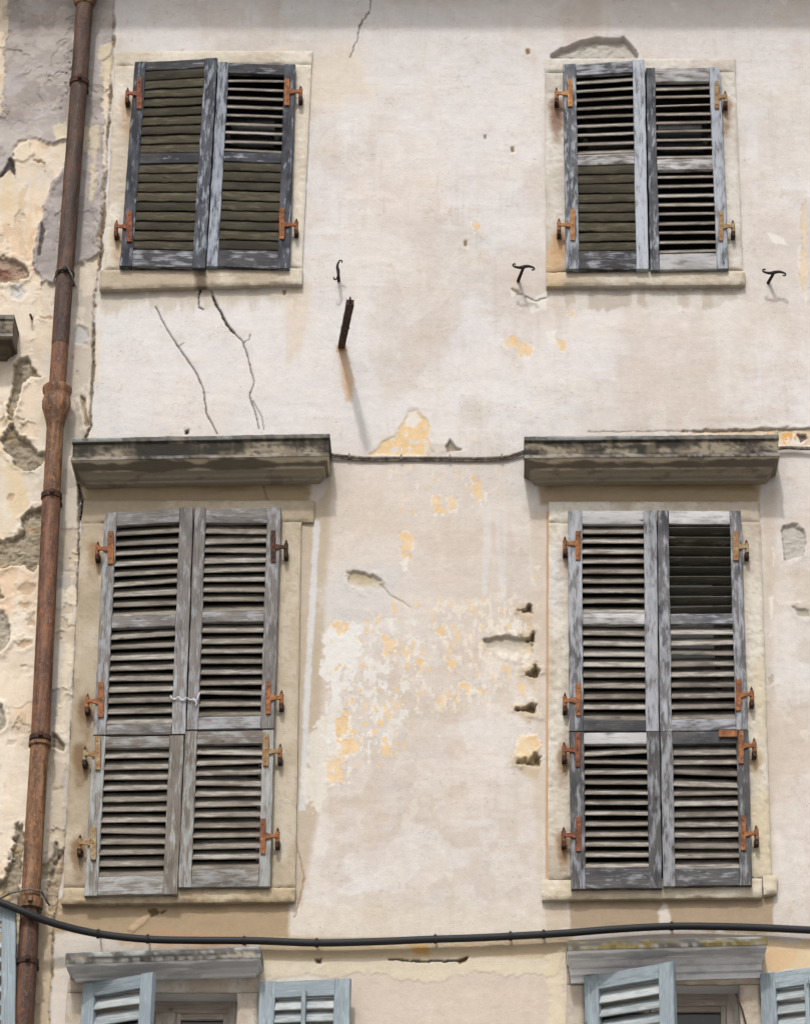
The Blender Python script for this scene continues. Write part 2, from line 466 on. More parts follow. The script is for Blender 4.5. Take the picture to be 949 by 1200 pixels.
# bands and painted margins beside the middle windows
blob([(366, 600), (389, 560), (381, 720), (372, 960), (352, 1060), (345, 1055), (352, 612)], (184, 168, 145), 2, 5, .75)
blob([(368, 610), (375, 610), (364, 800), (358, 950), (350, 950), (357, 800)], (214, 214, 216), 1.4, 1.5, .85)
blob([(640, 600), (643, 600), (642, 1030), (639, 1030)], (196, 150, 104), .5, 1.0, .8)
blob([(622, 600), (639, 600), (637, 1030), (628, 1030)], (205, 190, 172), 3, 4, .5)
blob([(893, 590), (912, 560), (905, 700), (906, 1000), (903, 1030)], (198, 184, 168), 3, 5, .6)

# stains below sills and cornices (dirt carried by the rain)
sd = sd_poly([(660, 336), (870, 336), (866, 352), (820, 362), (760, 358), (700, 366), (665, 358)]) + 7 * DRIP + 3 * E1
paint(ss(-2, 3, sd), (186, 176, 162), .8)
for (a, b) in ((672, 690), (738, 748), (757, 795), (806, 822)):
    paint(ss(-2, 2, sd_poly([(a, 340), (b, 340), (b - 1, 363), (a + 2, 366)]) + 4 * DRIP + 2 * E2), (214, 208, 202), .8)
paint(ss(-3, 4, sd_poly([(836, 345), (862, 345), (856, 470), (842, 480)]) + 5 * DRIP), (222, 217, 212), .5)
sd = sd_poly([(664, 1052), (905, 1050), (908, 1094), (850, 1094), (790, 1086), (720, 1092), (668, 1089)]) + 4 * E1 + 3 * DRIP
paint(ss(-2, 2, sd), (168, 148, 122), .9)
paint(ss(-3, 2, sd_poly([(640, 1062), (664, 1056), (668, 1088), (640, 1092)]) + 3 * E1), (196, 178, 156), .6)
blob([(771, 1068), (777, 1056), (783, 1066), (788, 1082), (773, 1084)], (228, 222, 214), 3, 2, .8)
sd = sd_poly([(66, 1052), (340, 1054), (338, 1100), (200, 1106), (60, 1094)]) + 6 * E1 + 4 * HOR
paint(ss(-3, 4, sd), (168, 146, 116), .9)
paint(ss(-4, 4, sd_poly([(130, 1094), (230, 1090), (300, 1102), (290, 1112), (140, 1110)]) + 5 * E1), (196, 152, 118), .5)
sd = sd_poly([(116, 338), (354, 334), (350, 354), (120, 362)]) + 14 * DRIP + 4 * E1
paint(ss(-6, 8, sd), (196, 186, 170), .75)
paint(ss(-6, 6, sd_poly([(330, 334), (362, 332), (358, 400), (340, 420)]) + 12 * DRIP), (216, 198, 176), .5)
paint(ss(-4, 4, sd_poly([(395, 408), (404, 408), (414, 445), (412, 470), (406, 470)]) + 2 * E1), (196, 150, 104), .6)
blob([(393, 404), (404, 402), (406, 410), (394, 412)], (176, 130, 90), 2, 2, .7)

# friezes under the heavy cornices: brown, with the cornice shade painted in darker towards the top
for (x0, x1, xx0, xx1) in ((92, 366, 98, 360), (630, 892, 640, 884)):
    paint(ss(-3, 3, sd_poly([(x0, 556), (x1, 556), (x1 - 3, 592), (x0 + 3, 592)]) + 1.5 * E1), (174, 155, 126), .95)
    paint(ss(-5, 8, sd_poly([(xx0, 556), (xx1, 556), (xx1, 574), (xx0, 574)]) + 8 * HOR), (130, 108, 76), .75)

# lime runs
for pts in ([(566, 600), (574, 592), (576, 640), (568, 712), (564, 712)], [(580, 600), (584, 600), (590, 700), (586, 706)], [(590, 596), (594, 596), (592, 720), (588, 700)]):
    blob(pts, (216, 214, 214), 1.0, 2.0, .55)

# the big flaking field between the middle windows
blob([(395, 670), (440, 660), (470, 672), (450, 720), (385, 730), (378, 690)], (208, 205, 202), 8, 8, .75)
blob([(384, 735), (424, 728), (428, 760), (404, 790), (400, 830), (412, 860), (392, 866), (378, 858), (384, 820), (378, 790)], (226, 224, 220), 7, 1.6, .95, -.0012, True)
blob([(368, 850), (400, 822), (404, 862), (410, 880), (372, 950), (355, 930), (362, 890)], (222, 216, 206), 8, 1.8, .9, -.0012, True)
flecks([(380, 725), (470, 720), (470, 880), (370, 930)], (226, 223, 219), .575, 14, seed=41, amt=.9)
flecks([(430, 720), (500, 715), (500, 860), (430, 860)], (222, 217, 210), .60, 14, seed=42)
flecks([(480, 700), (630, 690), (636, 850), (520, 840), (460, 790)], (228, 219, 207), .60, 18, seed=43, amt=.75)
flecks([(545, 700), (630, 700), (634, 780), (540, 790)], (230, 222, 211), .54, 14, seed=44, amt=.75)
flecks([(385, 725), (490, 720), (480, 900), (380, 900)], (230, 200, 152), .655, 14, seed=45, amt=.85)
flecks([(440, 700), (640, 690), (636, 840), (470, 820)], (230, 202, 158), .665, 14, seed=46, amt=.8)
flecks([(460, 540), (560, 545), (550, 620), (470, 615)], (230, 200, 152), .70, 14, seed=47)
flecks([(460, 545), (560, 545), (550, 620), (470, 615)], (228, 220, 210), .72, 14, seed=48)
for pts in ([(381, 890), (404, 886), (408, 915), (384, 918)], [(396, 868), (422, 866), (422, 880), (404, 884)], [(392, 840), (406, 835), (406, 858), (396, 860)],
            [(396, 730), (408, 730), (406, 742), (396, 742)], [(450, 745), (462, 750), (460, 775), (452, 770)], [(487, 770), (496, 775), (492, 790)],
            [(469, 628), (476, 625), (482, 632), (480, 655), (472, 660), (470, 645)], [(556, 560), (566, 560), (567, 585), (558, 590)],
            [(506, 582), (515, 580), (514, 598), (507, 600)], [(526, 582), (536, 582), (535, 596), (528, 597)], [(455, 550), (460, 552), (458, 562)],
            [(512, 738), (520, 736), (518, 744)], [(524, 772), (535, 775), (530, 782)], [(540, 805), (550, 803), (548, 815)], [(560, 808), (566, 806), (566, 816)],
            [(590, 398), (600, 395), (622, 406), (621, 415), (606, 412), (592, 405)], [(652, 397), (660, 400), (662, 410), (654, 408)], [(625, 668), (630, 666), (631, 682), (627, 684)],
            [(664, 366), (669, 364), (670, 369)], [(556, 262), (562, 258), (560, 268)]):
    ochre(pts)
for pts in ([(471, 655), (478, 652), (477, 668), (473, 669)], [(560, 585), (566, 583), (564, 594)], [(640, 388), (652, 386), (650, 402), (644, 400)], [(452, 725), (462, 724), (458, 734)],
            [(896, 270), (918, 278), (922, 286), (906, 284)], [(934, 280), (942, 290), (946, 322), (938, 318)], [(940, 338), (947, 340), (945, 362)], [(512, 862), (517, 860), (516, 870)],
            [(615, 350), (642, 340), (640, 362), (622, 368)], [(900, 790), (905, 792), (903, 800)], [(902, 700), (905, 700), (906, 740), (902, 745)], [(905, 640), (909, 650), (905, 668)],
            [(786, 2), (796, 4), (795, 14), (788, 15)], [(914, 0), (922, 0), (921, 7)], [(598, 340), (606, 342), (600, 348)]):
    blob(pts, (230, 225, 218), 2.5, 1.0, .85, -.001)
# peeled triangle above the thin wire
blob([(432, 533), (446, 521), (462, 508), (474, 494), (478, 481), (490, 480), (501, 490), (504, 516), (506, 534)], (230, 200, 154), 3.4, 1.0, .95, -.005, rim=.002)
blob([(477, 482), (489, 480), (494, 492), (484, 500), (476, 497)], (228, 222, 214), 3, 1.2, .95)
flecks([(440, 505), (505, 500), (505, 534), (440, 534)], (220, 212, 202), .55, 6, seed=49)
blob([(504, 518), (528, 522), (538, 530), (500, 534)], (204, 196, 186), 2, 2, .8)
# hollows and holes in the plaster
def hollow(pts, c, dh, edge=2, soft=1.2, lip=.004, full=False, fade=False):
    sd = sd_poly(pts) + edge * (1.3 * E1 + 1.3 * E2) + .8 * HOR * edge
    m = ss(-soft, soft, sd)
    if fade:
        ys = [p[1] for p in pts]; m = m * (1 - ss(min(ys) + .35 * (max(ys) - min(ys)), max(ys) + 1, PY + 4 * E1))
    paint(m, c, .9)
    H[:] += dh * m * (1.0 if full else (.55 + .45 * ss(0, 9, sd))) + .2 * abs(dh) * m * (E1 + .5 * E2)
    if lip: H[:] += lip * .7 * np.exp(-((sd + 3) / 3.5) ** 2) * ss(-.1, .4, E1 + MID)
hollow([(404, 669), (414, 667), (432, 672), (445, 680), (449, 690), (436, 694), (412, 686)], (180, 166, 138), -.016, 2.5, 1.6, .005, True, True)
crack([(446, 684), (458, 698), (472, 706), (479, 711)], .5, .006, .35, (150, 134, 112))
hollow([(566, 750), (592, 745), (616, 748), (624, 752), (624, 772), (600, 770), (575, 760)], (188, 178, 162), -.024, 2.5, 1.2, .005, True, True)
for (x, y, w_, h_) in ((617, 714, 8, 8), (622, 747, 7, 8), (624, 790, 9, 10), (618, 831, 12, 8), (622, 892, 15, 10)):
    blob([(x - w_ - 6, y - 3), (x + w_ * .6, y - h_ - 3), (x + w_, y + 4), (x + w_ * .4, y + h_ + 10), (x - w_ * .7, y + h_ + 5)], (196, 178, 150), 4, 2.5, .75)
    hollow([(x - w_, y + 1), (x - w_ * .2, y - 1), (x + w_ * .3, y - h_ * .9), (x + w_ * .8, y - h_ * .5), (x + w_ * .8, y + h_ * .9), (x - w_ * .2, y + h_ * .5)], (150, 132, 106), -.05, 2.4, 1.0, .010, True, True)
blob([(606, 884), (612, 866), (628, 862), (633, 876), (626, 890), (614, 894)], (232, 208, 168), 4, 1.2, .85, .006)
ochre([(616, 868), (628, 864), (632, 876), (622, 882)])
hollow([(522, 524), (527, 514), (533, 523), (540, 527), (524, 529)], (150, 138, 120), -.030, 1)
hollow([(600, 338), (608, 341), (614, 346), (606, 345)], (150, 134, 110), -.02, 1)
hollow([(918, 617), (930, 614), (942, 620), (946, 634), (942, 652), (920, 658), (917, 636)], (188, 182, 174), -.022, 2.0, 1.0, .004, True)
flecks([(918, 617), (944, 617), (944, 655), (918, 655)], (190, 184, 176), .55, 4, seed=51, dh=.004, sx=.05, sz=.02)
hollow([(929, 712), (949, 714), (950, 724), (936, 722)], (172, 164, 150), -.014, 1.5)
hollow([(900, 794), (906, 790), (907, 800), (902, 803)], (176, 166, 150), -.006, 1)
hollow([(646, 64), (656, 57), (675, 50), (697, 43), (716, 45), (731, 42), (740, 52), (747, 62), (747, 70), (646, 70)], (196, 190, 180), -.042, 1.0, 1.0, .005, True)
flecks([(646, 64), (697, 43), (747, 62), (747, 70), (646, 70)], (198, 193, 184), .5, 4, seed=52, dh=.005, sx=.03, sz=.03)
hollow([(178, 1074), (172, 1066), (182, 1064), (188, 1070)], (120, 100, 74), -.03, 1)
hollow([(184, 1069), (196, 1066), (190, 1072)], (120, 100, 74), -.03, 1)
blob([(150, 1090), (160, 1078), (178, 1070), (170, 1082), (156, 1094)], (196, 172, 140), 2, 1.2, .8, .006)
hollow([(84, 505), (87, 502), (88, 507), (85, 509)], (80, 70, 60), -.03, .3)
hollow([(217, 505), (221, 504), (221, 508), (217, 509)], (60, 52, 46), -.03, .2)
for (x, y) in ((333, 343), (618, 60), (545, 285), (600, 175), (568, 160)):
    hollow([(x - 2, y - 3), (x + 2, y - 3), (x + 2, y + 2), (x - 1, y + 3)], (130, 104, 80), -.01, .6)
# broken strip right of the right cornice
blob([(800, 506), (870, 503), (1000, 500), (1000, 524), (905, 522), (880, 510)], (216, 196, 166), 3, 1.2, .9, -.012, rim=.006)
flecks([(880, 506), (1000, 503), (1000, 523), (905, 521)], (224, 170, 104), .55, 4, seed=53)
flecks([(880, 506), (1000, 503), (1000, 523), (905, 521)], (226, 222, 216), .58, 4, seed=54)
hollow([(934, 508), (944, 507), (947, 513), (938, 516)], (110, 96, 84), -.03, 1.5)
crack([(690, 506), (800, 505), (870, 504), (949, 502)], .5, .004, .35)
# edge line where a second coat ends at the far right
blob([(939, 240), (944, 236), (945, 350), (939, 340)], (224, 200, 166), 2.5, 1.4, .7, -.004)
blob([(944, 230), (1000, 230), (1000, 300), (946, 300)], (206, 200, 196), 2, 2, .6, .004)

# below the long cable: cream limewash, broken edge
sd = sd_poly([(304, 1106), (660, 1108), (655, 1140), (600, 1146), (560, 1138), (500, 1152), (440, 1140), (400, 1144), (306, 1146)]) + 7 * E1 + 4 * E2
m = ss(-1.2, 1.2, sd); paint(m, (217, 205, 182), .8); H -= .003 * (1 - m) * (PY > 1100) * (PX > 300) * (PX < 665)
paint(ss(-4, 3, sd_poly([(304, 1100), (670, 1098), (670, 1122), (304, 1124)]) + 5 * HOR), (192, 170, 136), .7)
blob([(480, 1108), (500, 1106), (506, 1118), (488, 1120)], (196, 150, 84), 3, 3, .8)
blob([(640, 1120), (664, 1112), (662, 1200), (640, 1210), (646, 1160)], (220, 206, 178), 7, 1.2, .8, .002)
crack([(455, 1124), (490, 1127), (540, 1126), (548, 1123)], .9, .014, .8)
hollow([(536, 1125), (548, 1122), (546, 1128), (538, 1130)], (110, 84, 60), -.02, 1)
hollow([(368, 1124), (378, 1123), (376, 1130), (371, 1129)], (80, 62, 46), -.02, 1)
blob([(893, 1104), (1000, 1100), (1000, 1132), (897, 1138)], (222, 196, 156), 4, 2, .8)
blob([(902, 1114), (940, 1110), (920, 1136), (902, 1136)], (220, 186, 146), 4, 2, .7)

# cracks
crack([(234, 318), (235.5, 328), (235, 341)], 1.3, .022, .95, (52, 44, 38))
crack([(235, 340), (232, 350), (233, 360), (238, 362)], .5, .010, .85)
crack([(247, 340), (254, 358), (262, 372), (270, 386), (284, 400), (290, 416), (293, 430), (297, 446), (293, 462), (298, 480), (303, 502)], .42, .009, .75)
crack([(297, 470), (306, 488), (309, 503)], .35, .005, .5)
crack([(284, 402), (292, 398), (294, 392)], .35, .005, .5)
crack([(208, 405), (216, 402)], .3, .004, .5)
crack([(250, 348), (255, 360), (266, 380), (274, 390)], 1.2, .014, .8)
crack([(183, 360), (195, 386), (208, 405), (222, 424), (232, 440), (240, 462), (243, 486), (254, 508)], .55, .008, .7)
crack([(436, -10), (432, 15), (422, 30), (418, 46), (410, 66)], .45, .006, .6)
crack([(346, 985), (352, 1010), (357, 1030), (351, 1058), (345, 1075)], .5, .006, .6, (150, 110, 84))
crack([(91, 566), (97, 585), (95, 605), (98, 615)], 1.6, .02, .95, (50, 42, 36))
crack([(614, 346), (626, 352), (640, 349)], .6, .006, .7)
crack([(294, 548), (308, 566), (314, 590)], .4, .004, .5)
crack([(640, 205), (660, 208)], .3, .003, .3)

# ---- neighbouring front: thick peeling coats over rubble
CM, HM = C.copy(), H.copy()
C[:] = np.array((228, 211, 190))
H[:] = 0.005 * BIG + 0.003 * MID + 0.0007 * E2 - .004
paint(ss(.0, .4, BIG + .4 * MID), (230, 198, 166), .6)
paint(ss(.0, .4, -BIG + .4 * E1), (216, 208, 198), .65)
paint(ss(.1, .5, MID), (204, 184, 158), .45)
paint(ss(.15, .5, DRIP), (226, 202, 168), .4)
paint(ss(.1, .5, -DRIP), (226, 218, 206), .4)
paint(ss(.15, .4, E1 + .4 * MID), (212, 194, 172), .4)
paint(ss(.0, .2, fbm(X / .2, Z / .3, 92, 5) * 2 - 1 - .12), (236, 226, 210), .55)
paint(ss(.0, .08, fbm(X / .1, Z / .16, 93, 5) * 2 - 1 - .32), (204, 178, 146), .5)
# strip between pipe and house front
sd = PX - np.interp(PY, [0, 340, 500, 600, 720, 860, 1000, 1200], [118, 88, 78, 66, 62, 54, 46, 40])
strip = ss(-3, 3, sd + 2 * E1)
paint(strip * ss(300, 340, PY), (196, 186, 174), .8)
paint(strip * ss(540, 600, PY + 20 * MID) * (1 - ss(840, 900, PY + 20 * E1)), (172, 168, 164), .85)
paint(ss(8, 14, sd + 3 * E1) * ss(560, 600, PY + 20 * MID) * (1 - ss(960, 1000, PY)), (196, 188, 176), .9)
blob([(84, 640), (90, 640), (80, 800), (74, 860), (66, 856), (78, 740)], (222, 208, 182), 4, 1.3, .85, .002)
blob([(66, 610), (74, 605), (76, 660), (66, 680)], (128, 124, 122), 5, 4, .7)
blob([(60, 850), (76, 870), (72, 990), (56, 1000), (50, 1005), (52, 900)], (206, 192, 172), 3, 1.2, .9, .006, rim=.008)
# ochre coats
for pts in ([(0, 205), (14, 205), (22, 232), (18, 250), (0, 250)], [(0, 480), (8, 470), (6, 520), (14, 550), (28, 560), (32, 590), (12, 600), (0, 560)], [(8, 540), (30, 550), (26, 600), (14, 618)], [(118, 50), (134, 48), (130, 90)]):
    blob(pts, (222, 200, 162), 9, 6, .45)
blob([(0, 100), (12, 60), (10, 150), (4, 200), (-40, 200), (-40, 0)], (214, 204, 184), 3, 3, .9)
F1 = fbm(X / .26, Z / .34, 95, 5) + .04 * E2
ww = ss(-.12, .18, BIG + .3 * MID)
m1 = ss(.515, .524, F1); lipm = np.exp(-((F1 - .527) / .009) ** 2)
paint(m1, (234, 221, 203), .6); H += (.0035 * m1 + .007 * lipm * ss(-.1, .4, E1 + MID)) * ww
F3 = fbm(X / .14, Z / .18, 96, 5) + .04 * E2
m3 = ss(.645, .654, F3) * ss(-.3, .0, MID); paint(m3, (202, 186, 164), .7); H += -.006 * m3 + .006 * np.exp(-((F3 - .640) / .008) ** 2) * ss(-.1, .4, E1) * ww
# grey-purple render high up: a separate thicker coat
gp = [(10, -60), (150, -60), (142, 50), (122, 70), (120, 105), (121, 200), (114, 300), (96, 309), (72, 312), (62, 332), (48, 332), (38, 308), (44, 278), (52, 240), (62, 212), (76, 196), (78, 164), (56, 170), (44, 160), (22, 166), (10, 196), (-2, 202), (-2, 150), (8, 60)]
sd = sd_poly(gp) + 5 * E1 + 2.4 * E2
m = ss(-1.2, 1.2, sd)
tmp = np.array((176, 167, 162))
paint(m, tmp)
paint(m * ss(.0, .4, BIG + .5 * MID), (156, 147, 142), .65)
paint(m * ss(.0, .35, -MID + .4 * HOR), (190, 184, 184), .7)
paint(m * ss(.25, .5, E1), (204, 194, 184), .5)
paint(m * ss(.2, .5, HOR), (178, 160, 150), .4)
H += .010 * m + .010 * np.exp(-((sd - 2.5) / 3.5) ** 2) * ss(150, 170, PY) * (.4 + ss(-.2, .4, MID)) + .004 * m * MID
sd2 = sd_poly([(44, 276), (54, 240), (64, 212), (80, 196), (116, 200), (112, 300), (74, 312), (62, 330), (46, 326), (40, 306)])
paint(ss(-3, 3, sd2 + 4 * E1), (168, 160, 158), .6)
paint(m * ss(.12, .2, fbm(X / .12, Z / .10, 97, 5) * 2 - 1), (198, 190, 182), .5)
for pts in ([(118, 52), (132, 50), (128, 100), (117, 90)], [(104, 150), (116, 148), (112, 200), (108, 240), (104, 236), (108, 190)], [(64, 150), (78, 140), (80, 164), (66, 164)], [(94, 148), (104, 146), (104, 180), (94, 176)]):
    blob(pts, (220, 206, 180), 4, 1.4, .9, .003)
blob([(16, 172), (34, 162), (40, 180), (28, 192), (16, 186)], (226, 212, 190), 3, 2, .8, .012, rim=.004)
hollow([(0, 206), (12, 184), (17, 190), (18, 206), (12, 196)], (70, 62, 58), -.035, 1)
hollow([(44, 300), (49, 262), (52, 270), (48, 300)], (90, 80, 74), -.03, 1)
hollow([(50, 190), (40, 186), (52, 188), (54, 196)], (150, 128, 100), -.02, 2)
# rubble where the coats have gone
vorx = X / .085 + .5 * E1; vorz = Z / .060 + .4 * E1
ci = np.floor(vorx); cj = np.floor(vorz); f1 = np.full(X.shape, 9.0); f2 = np.full(X.shape, 9.0); idv = np.zeros(X.shape)
for di in (-1, 0, 1):
    for dj in (-1, 0, 1):
        a = ci + di; b = cj + dj
        d = (vorx - a - .15 - .7 * _h(a, b, 5)) ** 2 + (vorz - b - .15 - .7 * _h(a, b, 6)) ** 2
        sw = d < f1
        f2 = np.where(sw, f1, np.minimum(f2, d)); idv = np.where(sw, _h(a, b, 7), idv); f1 = np.where(sw, d, f1)
gap = np.sqrt(f2) - np.sqrt(f1)
RD = 1 - np.abs(fbm(X / .07, Z / .045, 88, 5) * 2 - 1) * 2
stone_h = .014 * (fbm(X / .06, Z / .045, 86, 5) - .5) * 2 + .007 * RD + .004 * ss(.0, .25, gap) * (idv > .45) + .004 * E2 + .002 * FINE
stone_c = np.array((164, 152, 132)) + (idv[..., None] - .5) * np.array((16, 15, 13)) + 16 * E2[..., None] + 14 * E1[..., None]
stone_c = stone_c + ss(.1, .5, MID)[..., None] * np.array((12, 4, -8)) + ss(.75, .95, RD)[..., None] * np.array((-22, -22, -22))
def rubble(pts, depth=.03, edge=3, curl=.010, tint=None):
    sd = sd_poly(pts) + edge * (1.2 * E1 + 1.1 * E2)
    m = ss(-1.2, 1.2, sd)
    c = stone_c if tint is None else stone_c * .5 + np.array(tint) * .5
    C[:] = C * (1 - m[..., None]) + c * m[..., None]
    H[:] += m * (-depth + stone_h)
    H[:] += curl * np.exp(-((sd + 3.0) / 3.6) ** 2) * (.35 + ss(-.3, .4, MID))
    paint(np.exp(-((sd + 2.0) / 1.6) ** 2), (236, 222, 202), .3)
rubble([(18, 428), (24, 421), (31, 420), (40, 430), (46, 440), (36, 440), (28, 446), (18, 470), (16, 492), (22, 508), (36, 516), (42, 529), (55, 531), (48, 541), (40, 550), (33, 552), (20, 545), (8, 530), (2, 515), (12, 495), (8, 480), (15, 450)], .034)
rubble([(56, 588), (44, 592), (35, 600), (26, 610), (22, 626), (0, 632), (-40, 632), (-40, 672), (6, 668), (22, 662), (36, 668), (50, 655), (60, 630)], .032, 4)
rubble([(-40, 296), (8, 300), (22, 303), (30, 311), (33, 322), (20, 330), (-40, 334)], .03, 3, tint=(170, 140, 126))
blob([(-40, 310), (14, 314), (12, 324), (-40, 326)], (150, 108, 94), 2, 1.5, .8)
rubble([(-40, 708), (4, 716), (10, 726), (12, 738), (8, 755), (2, 764), (-40, 770)], .02, 2, tint=(186, 180, 168))
rubble([(-40, 820), (3, 826), (6, 838), (5, 850), (-2, 858), (-40, 860)], .02, 2, tint=(186, 182, 170))
rubble([(22, 966), (26, 976), (27, 1000), (24, 1040), (28, 1062), (-40, 1068), (-40, 1040), (4, 1030), (14, 1004)], .034, 4, .01)
rubble([(66, 1000), (80, 990), (78, 1020), (72, 1050), (60, 1070), (50, 1050)], .03, 4, .008, tint=(200, 176, 148))
rubble([(-40, 560), (-40, 580), (4, 700), (-40, 720)], .02, 3, .006)
rubble([(60, 858), (66, 862), (76, 874), (74, 880), (60, 874)], .02, 1.5, .008, tint=(160, 148, 128))
rubble([(94, 462), (99, 466), (100, 478), (105, 496), (101, 500), (97, 480)], .02, 1.5, .008)
rubble([(40, 1008), (52, 1012), (60, 1005), (66, 985), (70, 1000), (60, 1030), (46, 1030)], .024, 2, .010, tint=(180, 166, 146))
# knocks, little blisters
for (x, y, w, h_) in ((30, 690, 10, 8), (30, 708, 8, 5), (38, 728, 6, 6), (38, 372, 3, 5), (18, 672, 4, 3), (26, 755, 8, 6), (12, 582, 3, 4), (70, 925, 8, 5), (56, 372, 8, 3)):
    hollow([(x - w, y - h_ * .2), (x + w * .2, y - h_), (x + w, y - h_ * .4), (x + w * .4, y + h_), (x - w * .6, y + h_ * .6)], (196, 172, 144), -.012, 3.2, 1.6, .008)
blob([(85, 384), (92, 379), (102, 384), (104, 394), (98, 402), (86, 401)], (196, 194, 190), 1.5, 1.3, .95, -.006, rim=.006)
blob([(106, 458), (114, 455), (116, 466), (108, 470)], (150, 144, 138), 2, 2, .8)
blob([(12, 338), (22, 330), (30, 342), (24, 352), (14, 350)], (206, 204, 200), 2, 1.3, .9, -.004, rim=.005)
# damp and soot low down behind the pipe
blob([(36, 1060), (90, 1060), (80, 1230), (-40, 1300), (-40, 1100)], (188, 166, 134), 8, 10, .6)
blob([(66, 1085), (78, 1080), (76, 1130), (66, 1140)], (196, 198, 200), 5, 3, .8)
blob([(54, 1140), (80, 1130), (78, 1220), (50, 1230)], (210, 194, 164), 6, 4, .6)
CN, HN = C.copy(), H.copy()

C = np.where(LEFT[..., None], CN, CM); H = np.where(LEFT, HN - .006, HM)
# broken plaster edge of our house along the joint, with the open joint line
jd = np.abs(PX - XB)
jw = 1.0 + .8 * E1
j = (1 - ss(jw, jw + 1.3, jd)) * (.25 + .75 * ss(-.25, .25, MID + .5 * E1))
C = C * (1 - .8 * j[..., None]) + np.array((104, 90, 76)) * .8 * j[..., None]
H = H - .018 * j
edge = np.exp(-((PX - XB - 5) / 4) ** 2) * (PX > XB) * ss(0, .4, E1 + .5 * MID)
C = C * (1 - .6 * edge[..., None]) + np.array((226, 208, 180)) * .6 * edge[..., None]
# far outside the fine area: calm
H = H * ((PX > -60) & (PX < 1020))
C *= (1 + .012 * FINE + .018 * E2)[..., None]

V = np.stack([X, -H, Z], -1).reshape(-1, 3)
COLR = (lin(np.clip(C, 0, 250)) * ALB).reshape(-1, 3)

# openings  (photo px on the wall plane)
OPEN = {'UL': (162, 333, 84, 302), 'UR': (674, 846, 86, 304), 'ML': (124, 306, 612, 1034), 'MR': (684, 863, 612, 1030), 'LL': (102, 278, 1163, 1400), 'LR': (684, 867, 1154, 1395)}
RECT = {}
for k, (a, b, t, btm) in OPEN.items():
    ym = (t + min(btm, 1200)) / 2
    RECT[k] = (at(a, ym).x, at(b, ym).x, at(578, min(btm, 1200)).z - (1.1 if k[0] == 'L' else 0), at(578, t).z)
fx = (X[:-1, :-1] + X[1:, 1:]) / 2; fz = (Z[:-1, :-1] + Z[1:, 1:]) / 2
keep = np.ones(fx.shape, bool)
for (x0, x1, z0, z1) in RECT.values():
    keep &= ~((fx > x0) & (fx < x1) & (fz > z0) & (fz < z1))
idx = np.arange(ny * nx).reshape(ny, nx)
Q = np.stack([idx[:-1, :-1], idx[:-1, 1:], idx[1:, 1:], idx[1:, :-1]], -1)
lf = LEFT[:-1, :-1]
def sub(sel):
    q = Q[sel]; u, inv = np.unique(q.ravel(), return_inverse=True)
    return V[u], inv.reshape(-1, 4).astype(np.int32), COLR[u]

house = thing('plastered_house', (at(578, 600).x, 0, 0), 'old house front of stained pinkish beige plaster carrying the four rows of closed shutters', 'house')
house['label'] = 'old house front of stained pinkish beige plaster holding all the complete shuttered windows'
v, q, c = sub(keep & ~lf); mesh_np('wall', v, q, M['plaster'], house, col=c)
nb = thing('neighbouring_house', (-4.5, 0, 0), 'peeling peach and grey rendered house front left of the rusty drainpipe, stones showing', 'house')
v, q, c = sub(keep & lf); mesh_np('wall', v, q, M['plaster'], nb, col=c)

# roof edge above (out of the photo, its shade falls on the top of the wall)
zs = at(578, 28).z
ez = zs + 0.8 * 1.14 - .20
mb = MB()
mb.box((0, -.33, ez + .06), 8.5, .33, .06, 0)
mb.box((0, -.36, ez + .18), 8.5, .36, .055, 0)
ev = mb.build('eaves', [M['plaster']], house)
_a = ev.data.color_attributes.new('Col', 'FLOAT_COLOR', 'POINT'); _a.data.foreach_set('color', [0.35, 0.32, 0.28, 1] * len(ev.data.vertices))
mb = MB()
for i in range(86):
    xx = -8.5 + i * .2
    sag = .012 * math.sin(i * .7) + random.uniform(-.008, .008)
    ring = lambda yy, zz: [Vector((xx + .095 * math.cos(math.pi * k / 6), yy, zz + .085 * math.sin(math.pi * k / 6))) for k in range(7)] + [Vector((xx + .078 * math.cos(math.pi * k / 6), yy, zz + .068 * math.sin(math.pi * k / 6) - .004)) for k in range(6, -1, -1)]
    mb.loft([ring(-.80 + sag, ez + .235), ring(2.5, ez + 1.25)])
mb.build('roof', [M['tile']], house)

